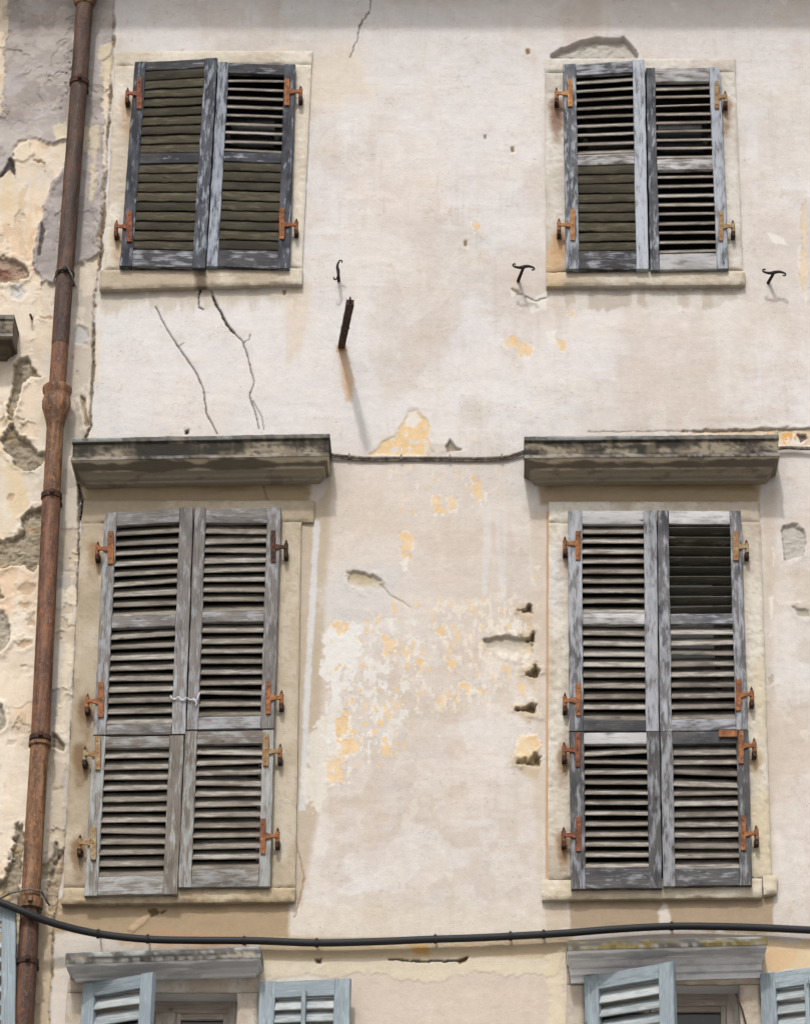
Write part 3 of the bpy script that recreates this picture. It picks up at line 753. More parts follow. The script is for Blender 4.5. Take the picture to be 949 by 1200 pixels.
# ------------------------------------------------------------------ rough masonry slabs (surrounds, sills)
def slab(quads, yf, palette, seed, amp=.004, res=.011, round_=.012, yb=.0):
    """each quad: TL,TR,BR,BL photo pixels on the plane Y=-yf; returns arrays of one mesh"""
    VV, QQ, CC = [], [], []; base = 0
    for qi, qd in enumerate(quads):
        P = [at(p[0], p[1], -yf) for p in qd]
        w = max((P[1] - P[0]).length, (P[2] - P[3]).length); h = max((P[3] - P[0]).length, (P[2] - P[1]).length)
        nu = max(6, int(w / res)); nv = max(6, int(h / res))
        # border rows: skirt going back to the wall
        u = np.concatenate([[0, 0], np.linspace(0, 1, nu + 1), [1, 1]]); vv = np.concatenate([[0, 0], np.linspace(0, 1, nv + 1), [1, 1]])
        U, W = np.meshgrid(u, vv)
        p0, p1, p2, p3 = (np.array(p) for p in P)
        pos = (p0 * ((1 - U) * (1 - W))[..., None] + p1 * (U * (1 - W))[..., None] + p2 * (U * W)[..., None] + p3 * ((1 - U) * W)[..., None])
        x = pos[..., 0]; z = pos[..., 2]
        de = np.minimum(np.minimum(U, 1 - U) * w, np.minimum(W, 1 - W) * h)
        n1 = fbm(x / .06, z / .06, seed, 4) * 2 - 1; n2 = fbm(x / .018, z / .018, seed + 3, 3) * 2 - 1
        hh = amp * (n1 * 1.1 + n2 * .7) - amp * .7 * ss(.25, .5, -n2 + .3 * n1) - round_ * np.exp(-de / (round_ * .7)) * (.6 + .8 * ss(-.2, .5, n1))
        pos[..., 1] -= hh
        pos[..., 0] += .003 * n1 * (de < .02); pos[..., 2] += .004 * n1 * (de < .02)
        ring = np.zeros(U.shape, bool); ring[0, :] = ring[-1, :] = True; ring[:, 0] = ring[:, -1] = True
        pos[..., 1] = np.where(ring, yb + .012, pos[..., 1])
        px, py = to_px(x, z)
        CC.append(palette(x, z, px, py, n1, n2, de).reshape(-1, 3)); VV.append(pos.reshape(-1, 3))
        nyy, nxx = U.shape; ii = np.arange(nyy * nxx).reshape(nyy, nxx) + base
        QQ.append(np.stack([ii[:-1, :-1], ii[1:, :-1], ii[1:, 1:], ii[:-1, 1:]], -1).reshape(-1, 4)); base += nyy * nxx
    return np.concatenate(VV), np.concatenate(QQ), lin(np.clip(np.concatenate(CC), 0, 250)) * ALB

def bl(c, d, m): return c * (1 - m[..., None]) + np.array(d, float) * m[..., None]
def pal(base, dark, pale, stains=(), seed=60):
    def f(x, z, px, py, n1, n2, de):
        c = np.zeros(x.shape + (3,)) + np.array(base, float)
        b = fbm(x / .3, z / .3, seed, 4) * 2 - 1; s_ = fbm(x / .05, z / .2, seed + 2, 4) * 2 - 1
        c = bl(c, dark, .7 * ss(-.05, .4, b + .4 * n1)); c = bl(c, pale, .75 * ss(.0, .4, -b + .5 * s_))
        c = bl(c, dark, .5 * ss(.2, .5, n2)); c = bl(c, pale, .6 * ss(.0, .03, .012 - de) * ss(-.1, .3, n1))
        for (sx, sy, r, sc) in stains:
            d = np.hypot((px - sx), np.where(py > sy, (py - sy) * .26, (py - sy) * .7)) + 5 * n1 + 2 * n2
            c = bl(c, sc, .7 * (1 - ss(r * .3, r, d)))
        return c
    return f

# ------------------------------------------------------------------ cornices
def cornice(name, parent, prof, p_l, p_r, lat, colour, seed, alb=None, label=None, skew=True, open_left=False, res=.012, amp=.004):
    """prof: list of (outward, dz); p_l, p_r photo pixels of the two top front corners"""
    of = max(p[0] for p in prof)
    A = at(p_l[0], p_l[1], -of); B = at(p_r[0], p_r[1], -of)
    # refine profile
    pp = []
    for i in range(len(prof) - 1):
        a, b = np.array(prof[i]), np.array(prof[i + 1]); n = max(1, int(np.hypot(*(b - a)) / res))
        for k in range(n): pp.append(a + (b - a) * k / n)
    pp.append(np.array(prof[-1])); pp = np.array(pp)
    L = B.x - A.x; nl = int(L / res)
    # path: left return, front, right return
    cols = []
    nr = 8
    s = np.linspace(0, 1, nl + 1)
    rowsX, rowsY, rowsZ, rowsK, rowsE = [], [], [], [], []
    for (o, dz) in pp:
        inset = (of - o) * lat
        xl = A.x + inset; xr = B.x - inset
        xs = np.concatenate([np.full(nr, xl), xl + (xr - xl) * s, np.full(nr, xr)])
        ys = np.concatenate([np.linspace(.01, -o, nr + 1)[:-1], np.full(nl + 1, -o), np.linspace(-o, .01, nr + 1)[1:]])
        zz = A.z + (B.z - A.z) * np.clip((xs - A.x) / L, 0, 1) + dz
        ex = np.concatenate([np.full(nr, -1.), np.zeros(nl + 1), np.full(nr, 1.)])
        rowsX.append(xs); rowsY.append(ys); rowsZ.append(zz); rowsK.append(np.full(xs.shape, 0.)); rowsE.append(ex)
    X_, Y_, Z_ = map(np.array, (rowsX, rowsY, rowsZ)); EX = np.array(rowsE)
    T = np.arange(len(pp))[:, None] / (len(pp) - 1) + 0 * X_
    # arc length in metres
    seg = np.concatenate([[0], np.cumsum(np.hypot(*(np.diff(pp, axis=0).T)))])
    S_ = seg[:, None] + 0 * X_
    n1 = fbm(X_ / .09 + Y_ / .09, S_ / .06, seed, 4) * 2 - 1; n2 = fbm(X_ / .025 + Y_ / .03, S_ / .02, seed + 5, 3) * 2 - 1
    nrm = np.gradient(pp, axis=0); nrm = np.stack([-nrm[:, 1], nrm[:, 0]], 1); nrm /= np.linalg.norm(nrm, axis=1)[:, None] + 1e-9
    dsp = amp * (n1 + .6 * n2)
    Y_ = Y_ - dsp * np.abs(nrm[:, :1]) * np.sign(nrm[:, :1]) * (EX == 0) * 1.0
    Z_ = Z_ + dsp * nrm[:, 1:] * .8
    dz_ = pp[:, 1][:, None] + 0 * X_; o_ = pp[:, 0][:, None] + 0 * X_
    c = colour(X_, Y_, o_, dz_, n1, n2, seed, S_)
    nyy, nxx = X_.shape; ii = np.arange(nyy * nxx).reshape(nyy, nxx)
    q_ = np.stack([ii[:-1, :-1], ii[1:, :-1], ii[1:, 1:], ii[:-1, 1:]], -1).reshape(-1, 4).astype(np.int32)
    V_ = np.stack([X_, Y_, Z_], -1).reshape(-1, 3)
    return autosmooth(mesh_np(name, V_, q_, M['stone'], parent, col=lin(np.clip(c, 0, 250)).reshape(-1, 3) * (alb or ALB)), 50)

def corn_col(front_h, soff, fascia=(110, 102, 90), lichen=None, us=1.0):
    def f(X_, Y_, o, dz, n1, n2, seed, S_):
        b = fbm(X_ / .22, dz / .05, seed + 9, 4) * 2 - 1; st = fbm(X_ / .03, dz / .2, seed + 11, 4) * 2 - 1
        c = np.zeros(X_.shape + (3,)) + np.array(fascia, float)
        c = bl(c, (56, 53, 48), .9 * ss(-.22, .2, b + .5 * st)); c = bl(c, (170, 158, 138), .75 * ss(.05, .35, -b + .4 * n1))
        c = bl(c, (58, 54, 50), .6 * ss(.1, .4, n2 + .3 * st))
        fil = ss(-front_h - .006, -front_h + .022, dz)
        lowfil = (1 - ss(-front_h + .018, -front_h + .026, dz)) * ss(-front_h - .008, -front_h - .002, dz)
        c = bl(c, (150, 150, 148), lowfil * .7 * ss(-.2, .2, st))
        topf = ss(-.03, -.022, dz) * (o > .05)
        c = bl(c, (98, 102, 104), topf * .6); c = bl(c, (164, 166, 164), topf * ss(.05, .3, b + .3 * n2) * .8)
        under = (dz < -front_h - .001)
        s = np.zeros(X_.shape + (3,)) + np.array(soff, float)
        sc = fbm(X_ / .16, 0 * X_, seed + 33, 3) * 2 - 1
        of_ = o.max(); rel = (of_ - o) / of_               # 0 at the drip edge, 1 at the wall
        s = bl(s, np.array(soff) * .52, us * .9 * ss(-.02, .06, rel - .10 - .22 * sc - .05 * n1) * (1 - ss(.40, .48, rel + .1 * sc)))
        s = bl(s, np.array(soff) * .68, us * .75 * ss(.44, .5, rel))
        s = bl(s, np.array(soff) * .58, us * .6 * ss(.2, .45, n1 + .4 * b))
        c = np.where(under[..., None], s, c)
        if lichen: c = bl(c, lichen, ((~under) & (o > .05)) * .6 * ss(.05, .5, fbm(X_ / .10, S_ / .05, seed + 21, 4) * 2 - 1 + .5 * n2 + .2))
        return c
    return f

# ------------------------------------------------------------------ shutters
class Flat:
    """leaf whose four corners are photo pixels on the plane Y=-yf (front face)"""
    def __init__(s, TL, TR, BR, BL, yf):
        s.yf = yf
        s.P = [np.array(at(p[0], p[1], -yf)) for p in (TL, TR, BR, BL)]
        s.W = (np.linalg.norm(s.P[1] - s.P[0]) + np.linalg.norm(s.P[2] - s.P[3])) / 2
        s.H = (np.linalg.norm(s.P[3] - s.P[0]) + np.linalg.norm(s.P[2] - s.P[1])) / 2
        s.TL, s.TR, s.BR, s.BL = TL, TR, BR, BL
        s.kx = s.W / ((TR[0] - TL[0] + BR[0] - BL[0]) / 2); s.bow = random.uniform(-.006, .006)
    def __call__(s, a, b, d):
        """a metres from the left edge, b metres down, d metres behind the front"""
        u, v = a / s.W, b / s.H
        p = s.P[0] * (1 - u) * (1 - v) + s.P[1] * u * (1 - v) + s.P[2] * u * v + s.P[3] * (1 - u) * v
        return Vector((p[0], p[1] + d + s.bow * math.sin(math.pi * v), p[2]))
    def t(s, py, side=.5):
        y0 = s.TL[1] * (1 - side) + s.TR[1] * side; y1 = s.BL[1] * (1 - side) + s.BR[1] * side
        return (py - y0) / (y1 - y0) * s.H

class Hung:
    """leaf turned about a vertical hinge line"""
    def __init__(s, hinge, W, H, ang, side=1):
        s.h = Vector(hinge); s.W = W; s.H = H; s.c, s.s = math.cos(ang), math.sin(ang); s.side = side
    def __call__(s, a, b, d):
        # a from the hinge outwards
        return Vector((s.h.x + s.side * (a * s.c) + d * s.s * s.side, s.h.y - a * s.s + d * s.c, s.h.z - b))

def bar(mb, fm, a0, a1, b0, b1, d0, d1, vert, jit=.0012, ch=.003, mi=0, skew=0.0):
    L = (b1 - b0) if vert else (a1 - a0)
    n = max(2, int(L / .07)); uo = random.uniform(0, 50); vo = random.uniform(0, 50)
    rings, uvs = [], []
    w = (a1 - a0) if vert else (b1 - b0)
    sec = [(0, d0 + ch), (ch, d0), (w - ch, d0), (w, d0 + ch), (w, d1 - ch), (w - ch, d1), (ch, d1), (0, d1 - ch)]
    per = 0
    for i in range(n + 1):
        t = i / n; ring = []
        j = random.uniform(-jit, jit)
        pv = 0
        for k, (p, d) in enumerate(sec):
            q = p + j + random.uniform(-jit, jit) * .5
            dd = d + random.uniform(-jit, jit) * .4
            if vert: ring.append(fm(a0 + q, b0 + L * t, dd))
            else: ring.append(fm(a0 + L * t, b0 + q + skew * (t - .5), dd))
            if k: pv += math.hypot(sec[k][0] - sec[k - 1][0], sec[k][1] - sec[k - 1][1])
            uvs.append((uo + L * t, vo + pv))
        rings.append(ring)
    mb.loft(rings, uvs, mi)

def slats(mb, fm, a0, a1, b0, b1, n, alpha, w, th, dc, jit=.002, skews=None, ragged=0.0, mi=0):
    al = R(alpha); pitch = (b1 - b0) / n
    dc = w / 2 * math.cos(al) + .007
    for i in range(n):
        bc = b0 + (i + .5) * pitch + random.uniform(-jit, jit)
        aa = al + R(random.uniform(-3, 3)); tl = random.uniform(-jit, jit) * .8
        if random.random() < .09: tl += random.choice((-1, 1)) * .0045; aa += R(random.uniform(-7, 5))
        if skews and i in skews: tl += skews[i][0]; bc += skews[i][1]
        m = 9; uo, vo = random.uniform(0, 50), random.uniform(0, 50); rings, uvs = [], []
        ca, sa = math.cos(aa), math.sin(aa)
        sec = [(-w / 2, -th / 2), (-w / 2, th / 2), (w / 2 - th * .35, th / 2), (w / 2, th * .15), (w / 2, -th * .3), (w / 2 - th * .3, -th / 2)]
        bowa = random.uniform(-.0010, .0010)
        for k in range(m + 1):
            t = k / m; ring = []; pv = 0
            rg = random.uniform(-ragged, ragged)
            for kk, (p, q) in enumerate(sec):
                pe = p + (rg if p > 0 else 0)
                # p runs from the inner top to the outer bottom edge, q is the thickness (towards upper face)
                dd = dc - pe * ca - q * sa
                db = pe * sa - q * ca
                ring.append(fm(a0 + (a1 - a0) * t, bc + db + tl * (t - .5) * 2 + bowa * math.sin(math.pi * t), dd))
                if kk: pv += math.hypot(sec[kk][0] - sec[kk - 1][0], sec[kk][1] - sec[kk - 1][1])
                uvs.append((uo + (a1 - a0) * t, vo + pv))
            rings.append(ring)
        mb.loft(rings, uvs, mi)

def hinge(parent, strap, arm, yf, m, side, yw=.02, label=None, extra=None, pint=None):
    """strap: x0,x1,y0,y1 photo px; arm: outer x and y; side -1 left, +1 right"""
    x0, x1, y0, y1 = strap; ax, ay = arm
    yy = -(yf + .005)
    A = at((x0 + x1) / 2, y0, yy); B = at((x0 + x1) / 2, y1, yy); wx = (at(x1, y0, yy) - at(x0, y0, yy)).x / 2
    E = at(ax, ay, yy)
    mb = MB()
    # strap following the lean of the stile
    n = 4
    rings = []
    for i in range(n + 1):
        t = i / n; c = A.lerp(B, t); w = wx * (1.0 if 0 < t < 1 else .9)
        rings.append([c + Vector((w - .002, -.006, 0)), c + Vector((w, -.003, 0)), c + Vector((w, .006, 0)), c + Vector((-w, .006, 0)), c + Vector((-w, -.003, 0)), c + Vector((-w + .002, -.006, 0))])
    mb.loft(rings)
    ac = at((x0 + x1) / 2, ay, yy)
    xs = ac.x + side * wx * .8
    rings = []
    for i in range(6):
        t = i / 5; x = xs + (E.x - xs) * t; h = .019 - .010 * math.sin(min(1, t * 1.3) * math.pi / 2) if t < .9 else .012
        z = ac.z + (E.z - ac.z) * t
        rings.append([Vector((x, yy - .006, z + h)), Vector((x, yy + .006, z + h)), Vector((x, yy + .006, z - h)), Vector((x, yy - .006, z - h))])
    mb.loft(rings)
    for rz in (.15, .5, .85):          # rivets
        c = A.lerp(B, rz)
        mb.tube([c + Vector((0, -.005, 0)), c + Vector((0, -.0095, 0))], [.006, .004], 8)
    if extra:
        ex0, ex1, ey0, ey1 = extra
        a = at(ex0, ey0, yy - .0062); b = at(ex1, ey1, yy - .0062)
        mb.box(((a.x + b.x) / 2, yy - .0062, (a.z + b.z) / 2), abs(b.x - a.x) / 2, .005, abs(a.z - b.z) / 2, 0, .002)
    # knuckle and pintle
    k = Vector((E.x, yy + .012, E.z))
    mb.tube([k + Vector((0, 0, -.030)), k + Vector((0, 0, .026))], .0125, 10, 0)
    o = autosmooth(mb.build('hinge', [M[m]], parent)); mb = MB()
    mb.tube([k + Vector((0, 0, z_)) for z_ in (-.060, -.032, -.028, .026, .040, .052)], [.011, .0128, .009, .008, .007, .002], 8, 0)
    mb.loft([[k + Vector((-.011, 0, -.028)), k + Vector((.011, 0, -.028)), k + Vector((.011, 0, -.058)), k + Vector((-.011, 0, -.058))],
             [k + Vector((-.014, -yy - .012 + .01, -.024)), k + Vector((.014, -yy - .012 + .01, -.024)), k + Vector((.014, -yy - .012 + .01, -.060)), k + Vector((-.014, -yy - .012 + .01, -.060))]], None, 0)
    autosmooth(mb.build('pintle', [M['rust_dark']], o))
    if label: o['label'] = label
    return o

LT = .042
GS = 'louvred shutter leaves'
def leaf(win, quad, yf, sl, sr, rails, panels, wood, hinges, label, railmats=None, side=-1, name='shutter', seed=0, bead=True):
    """sl,sr stile widths px; rails [(y0,y1)..] px measured at mid width; panels [(n,alpha,w,mat,skews)]"""
    random.seed(1000 + seed)
    fm = Flat(*quad, yf); k = fm.kx
    a0 = sl * k; a1 = fm.W - sr * k
    sh = thing(name, fm(fm.W / 2, fm.H, LT), label, 'shutter', GS)
    for e0, e1 in ((0, a0), (a1, fm.W)):
        mb = MB(); bar(mb, fm, e0, e1, 0, fm.H, 0, LT, True, .0016); autosmooth(mb.build('stile', [M[wood]], sh))
    rr = []
    for i, (y0, y1) in enumerate(rails):
        b0 = fm.t(y0); b1 = fm.t(y1)
        if i == 0: b0 = .001
        if i == len(rails) - 1: b1 = fm.H - .001
        rr.append((b0, b1))
        mb = MB(); bar(mb, fm, a0 + .0012, a1 - .0012, b0, b1, .004, LT - .004, False, .0014)
        autosmooth(mb.build('rail', [M[(railmats or {}).get(i, wood)]], sh))
    for i, p in enumerate(panels):
        n, al, w, m = p[:4]; sk = p[4] if len(p) > 4 else None
        mb = MB()
        slats(mb, fm, a0 - .004, a1 + .004, rr[i][1], rr[i + 1][0], n, al, w, .0095, LT * .55, .0022, sk, .0005 if al < 70 else .003)
        o = autosmooth(mb.build('louvre_slats', [M[m]], sh), 50)
    for h in hinges:
        hinge(sh, h[0], h[1], yf, h[2], side, extra=h[3] if len(h) > 3 else None)
    return sh

def casement(win, key, mats, depth=.19, trans=True, rev=(196, 190, 182)):
    """lining of the opening, the window frame and its dark pane"""
    x0, x1, z0, z1 = RECT[key]; g = .006
    x0 -= g; x1 += g; z0 -= g; z1 += g
    mb = MB()
    f = .30
    mb.add([(x0, .012, z0), (x0, f, z0), (x0, f, z1), (x0, .012, z1)], [(0, 1, 2, 3)])
    mb.add([(x1, .012, z0), (x1, f, z0), (x1, f, z1), (x1, .012, z1)], [(3, 2, 1, 0)])
    mb.add([(x0, .012, z1), (x1, .012, z1), (x1, f, z1), (x0, f, z1)], [(3, 2, 1, 0)])
    mb.add([(x0, .012, z0), (x1, .012, z0), (x1, f, z0), (x0, f, z0)], [(0, 1, 2, 3)])
    o = mb.build('reveal', [M['plaster']], win)
    c = lin(rev) * ALB  # near-black rev of closed windows puts the unlit opening into the lining's colour
    a_ = o.data.color_attributes.new('Col', 'FLOAT_COLOR', 'POINT'); a_.data.foreach_set('color', [c[0], c[1], c[2], 1] * len(o.data.vertices))
    fw = .065
    fm = lambda a, b, d: Vector((x0 + a, depth + d, z1 - b))
    W, Hh = x1 - x0, z1 - z0
    mb = MB()
    bar(mb, fm, 0, fw, 0, Hh, 0, .06, True); bar(mb, fm, W - fw, W, 0, Hh, 0, .06, True)
    bar(mb, fm, fw, W - fw, .0, fw, .002, .058, False); bar(mb, fm, fw, W - fw, Hh - fw, Hh, .002, .058, False)
    bar(mb, fm, W / 2 - .05, W / 2 + .05, fw, Hh - fw, -.006, .055, True)
    for s0, s1 in ((fw, W / 2 - .05), (W / 2 + .05, W - fw)):
        bar(mb, fm, s0, s0 + .03, fw, Hh - fw, .012, .05, True); bar(mb, fm, s1 - .03, s1, fw, Hh - fw, .012, .05, True)
        bar(mb, fm, s0 + .03, s1 - .03, fw, fw + .03, .012, .05, False)
    fr = autosmooth(mb.build('window_frame', [M[mats]], win))
    mb = MB(); mb.add([(x0 + .01, depth + .04, z0 + .01), (x1 - .01, depth + .04, z0 + .01), (x1 - .01, depth + .04, z1 - .01), (x0 + .01, depth + .04, z1 - .01)], [(0, 1, 2, 3)])
    mb.build('pane', [M['glass']], fr)
    mb = MB(); mb.box(((x0 + x1) / 2, .34, (z0 + z1) / 2), W / 2 + .05, .03, Hh / 2 + .05)
    mb.build('dark_room_backing', [M['dark']], win)  # near-black board stands in for the unlit room behind

G = 'windows of the plaster house front'
RS = (150, 96, 58)
# ================= upper left window
w = thing('stone_framed_window', at(240, 335), 'top window nearest the drainpipe, cream stone surround with a cracked sill', 'window', G)
v, q, c = slab([[(135, 58), (366, 58), (365, 74), (134, 76)], [(134, 76), (168, 75), (155, 313), (122, 315)], [(336, 74), (365, 74), (354, 313), (328, 313)]], .026,
               pal((222, 212, 196), (202, 190, 172), (231, 223, 211), [(150, 130, 14, (190, 160, 130)), (140, 285, 12, (190, 160, 130))], 61), 61, .0045)
autosmooth(mesh_np('surround', v, q, M['stone'], w, col=c), 55)
v, q, c = slab([[(117, 315), (354, 313), (354, 331), (116, 338)]], .05, pal((216, 205, 187), (178, 162, 140), (228, 219, 205), [(235, 322, 10, (120, 104, 88)), (237, 333, 9, (110, 96, 82))], 62), 62, .003)
autosmooth(mesh_np('sill', v, q, M['stone'], w, col=c), 55)
leaf(w, ((158, 72), (254.5, 67), (240.5, 313.5), (140, 311)), .085, 14, 15, [(67, 80), (180, 192), (293, 312)], [(9, 79, .067, 'slat_olive'), (9, 80, .066, 'slat_olive')], 'wood_ul',
     [((160, 166.5, 91, 127), (149, 109), 'rust_red'), ((148, 155, 247, 283), (136, 265), 'rust_red')], 'blue black shutter with both panels closed by olive slats, next to the drainpipe', {0: 'rail_dark', 1: 'rail_dark', 2: 'rail_dark'}, -1, seed=1)
leaf(w, ((256, 72), (346.5, 75), (339, 314), (242, 311.5)), .08, 12.5, 13.5, [(73, 86), (180, 191), (293, 312)], [(9, 44, .076, 'slat_dark'), (9, 80, .066, 'slat_olive')], 'wood_ul',
     [((333, 339.5, 92, 123), (352, 107), 'rust'), ((327, 333.5, 244, 280), (347, 263), 'rust')], 'blue black shutter, slats open above, closed olive slats below, right leaf of its pair', {0: 'rail_dark', 1: 'wood_ul', 2: 'rail_dark'}, 1, seed=2)
casement(w, 'UL', 'frame_dark', .24, rev=(34, 30, 27))

# ================= upper right window
w = thing('stone_framed_window', at(755, 335), 'top window below the arched plaster loss, grey stone surround and sill', 'window', G)
v, q, c = slab([[(638, 67), (862, 67), (862, 83), (638, 84)], [(638, 84), (672.5, 84), (675.5, 317), (640, 317)], [(842.5, 83), (861.5, 83), (870.5, 316), (850.5, 316)]], .026,
               pal((216, 209, 199), (192, 183, 170), (226, 221, 214), [(652, 130, 13, (120, 84, 66)), (655, 285, 14, (190, 146, 104)), (850, 128, 10, (150, 120, 96)), (648, 305, 20, (206, 172, 132))], 63), 63, .0045)
autosmooth(mesh_np('surround', v, q, M['stone'], w, col=c), 55)
v, q, c = slab([[(640, 318), (873, 316), (873, 332), (640, 334)]], .05, pal((216, 206, 190), (188, 173, 152), (226, 218, 206), [(650, 322, 18, (214, 188, 150))], 64), 64, .003)
autosmooth(mesh_np('sill', v, q, M['stone'], w, col=c), 55)
leaf(w, ((659.5, 75), (755, 69), (760, 314.5), (663, 314.5)), .088, 15.5, 14, [(71, 86), (182, 194), (294, 313)], [(9, 45, .076, 'slat'), (9, 80, .066, 'slat_olive')], 'wood_ur',
     [((665, 671, 92, 124.5), (652, 109), 'rust_ochre'), ((668, 674, 245, 281.5), (655, 263), 'rust_ochre')], 'pale blue worn shutter under the arched plaster loss, closed olive slats in its lower panel', {0: 'rail_dark', 1: 'rail_pale', 2: 'rail_dark'}, -1, seed=3)
leaf(w, ((757, 79), (843.5, 78), (853.5, 314), (762, 316)), .08, 10.5, 13, [(79, 95), (187, 200), (297, 314)], [(9, 44, .074, 'slat'), (9, 44, .074, 'slat')], 'wood_ur',
     [((837, 842.5, 95, 127), (850, 113), 'rust_paint'), ((842, 847.5, 247, 282), (859, 265), 'rust_paint')], 'pale worn shutter with white rails and all slats open, top window below the arched loss', {0: 'rail_pale', 1: 'rail_pale', 2: 'rail_pale'}, 1, seed=4)
casement(w, 'UR', 'frame_dark', .24, rev=(34, 30, 27))

# ================= middle left window
PROF = [(0.0, 0.0), (.232, .004), (.24, -.004), (.24, -.026), (.226, -.032), (.222, -.112), (.234, -.118), (.24, -.142), (.228, -.147), (.214, -.146), (.19, -.149), (.16, -.158), (.12, -.164), (.095, -.166), (.085, -.168), (.078, -.180), (.048, -.184), (.044, -.196), (0.0, -.20)]
w = thing('stone_framed_window', at(215, 1058), 'tall window with brown surround under the heavy cornice beside the drainpipe', 'window', G)
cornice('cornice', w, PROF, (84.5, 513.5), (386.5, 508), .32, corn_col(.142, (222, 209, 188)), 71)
v, q, c = slab([[(98, 586), (369, 586), (367, 611), (95, 613)], [(95, 613), (136, 612), (110, 1040), (74, 1040)], [(316, 611), (353, 611), (346, 1040), (299, 1040)]], .028,
               pal((191, 177, 155), (172, 157, 134), (206, 195, 176), [(110, 645, 12, (150, 116, 84)), (100, 830, 12, (120, 92, 66)), (95, 885, 12, (120, 92, 66)), (92, 995, 12, (120, 92, 66)), (330, 985, 12, (214, 204, 190))], 65), 65, .0018, round_=.009)
autosmooth(mesh_np('surround', v, q, M['stone'], w, col=c), 55)
v, q, c = slab([[(74, 1040), (346, 1040), (345, 1056), (71, 1059)]], .05, pal((190, 172, 144), (158, 138, 110), (210, 196, 170), [], 66), 66, .004)
autosmooth(mesh_np('sill', v, q, M['stone'], w, col=c), 55)
leaf(w, ((123, 601), (226.3, 594), (217, 860), (109.5, 861)), .088, 14.5, 16, [(597, 614), (724, 737), (849, 861)], [(9, 51, .083, 'slat'), (9, 51, .083, 'slat')], 'wood_ml',
     [((126, 133.5, 623, 661), (114, 643), 'rust'), ((114.5, 122, 800, 841), (102, 822), 'rust')], 'grey brown shutter under the cornice beside the drainpipe, upper leaf nearest the pipe', {}, -1, seed=5)
leaf(w, ((228, 595), (329.5, 595), (321, 853.5), (218.5, 855)), .082, 13.5, 16, [(595, 613), (718, 731), (840, 854)], [(9, 51, .083, 'slat'), (9, 51, .083, 'slat')], 'wood_ml',
     [((317, 323, 622, 659), (335, 641), 'rust_dark'), ((311, 317.5, 799, 837), (329.5, 818), 'rust')], 'grey brown shutter with dark brown top hinge, upper leaf farther from the drainpipe', {}, 1, seed=6)
leaf(w, ((109, 863), (215.5, 862), (207.8, 1048), (98.8, 1050)), .088, 15, 17, [(862, 876), (1027, 1049)], [(12, 51, .083, 'slat')], 'wood_ml_low',
     [((111, 118, 863, 902.5), (99, 884), 'rust_paint'), ((105.5, 113, 969, 1008), (93, 988), 'rust_paint')], 'short grey brown shutter with two greyish hinges, lower leaf nearest the drainpipe', {}, -1, seed=7)
leaf(w, ((217, 857), (321, 855.5), (316.5, 1039), (209, 1040)), .084, 14.5, 13.5, [(856, 872), (1019, 1040)], [(12, 51, .083, 'slat', {0: (.006, 0)})], 'wood_ml_low',
     [((308, 315, 859.5, 898), (328, 881), 'rust_paint'), ((305, 311.5, 960, 1001), (325, 980), 'rust')], 'short grey brown shutter with a tilted top slat, lower leaf farther from the drainpipe', {}, 1, seed=8)
casement(w, 'ML', 'frame_dark', .24, rev=(34, 30, 27))

# ================= middle right window
w = thing('stone_framed_window', at(773, 1052), 'tall window with rough cream surround under the heavy cornice farther from the drainpipe', 'window', G)
PROF2 = [(a * 1.0, b * .97) for a, b in PROF]
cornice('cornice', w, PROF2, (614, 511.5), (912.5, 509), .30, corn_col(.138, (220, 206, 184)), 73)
v, q, c = slab([[(643, 587), (890, 587), (890, 611), (643, 612)], [(643, 612), (680.5, 612), (687, 1030), (642, 1030)], [(856, 611), (891, 611), (904, 1028), (872, 1028)]], .028,
               pal((210, 201, 186), (184, 171, 152), (226, 220, 209), [(660, 655, 13, (150, 110, 80)), (655, 640, 6, (222, 200, 188)), (660, 890, 12, (140, 110, 80)), (660, 990, 12, (140, 100, 70)), (885, 890, 10, (190, 160, 120)), (895, 800, 30, (216, 202, 174)), (897, 960, 34, (218, 202, 170)), (650, 660, 22, (216, 214, 212))], 67), 67, .0050)
autosmooth(mesh_np('surround', v, q, M['stone'], w, col=c), 55)
v, q, c = slab([[(635, 1031), (893, 1029), (893, 1051), (635, 1054)], [(894, 1026), (911, 1025), (910, 1047), (895, 1048)]], .05, pal((212, 200, 178), (188, 173, 148), (228, 219, 203), [], 68), 68, .004)
autosmooth(mesh_np('sill', v, q, M['stone'], w, col=c), 55)
leaf(w, ((665.5, 598), (769, 598), (772, 857), (667, 856.5)), .086, 16.5, 15, [(598, 614), (721, 734), (844, 857)], [(9, 48, .080, 'slat'), (9, 50, .082, 'slat')], 'wood_mr',
     [((674, 680.5, 622.7, 656.5), (662, 637), 'rust'), ((674.5, 680.5, 801, 839), (662, 821), 'rust')], 'flaking grey and white shutter with all slats shut alike, upper left under the right cornice', {0: 'rail_pale', 1: 'rail_pale', 2: 'wood_mr_low'}, -1, seed=9)
leaf(w, ((770.3, 598), (868, 598.5), (876, 855), (773.3, 857)), .086, 13.5, 13.5, [(598, 614), (721, 733), (843, 856)], [(9, -24, .062, 'slat_green'), (9, 51, .082, 'slat_dark')], 'wood_mr',
     [((858.5, 865.5, 623, 657), (875, 641), 'rust_paint'), ((862, 868.5, 796.5, 833), (881, 814), 'rust')], 'flaking white shutter whose upper slats are tilted open and dark green', {0: 'rail_pale'}, 1, seed=10)
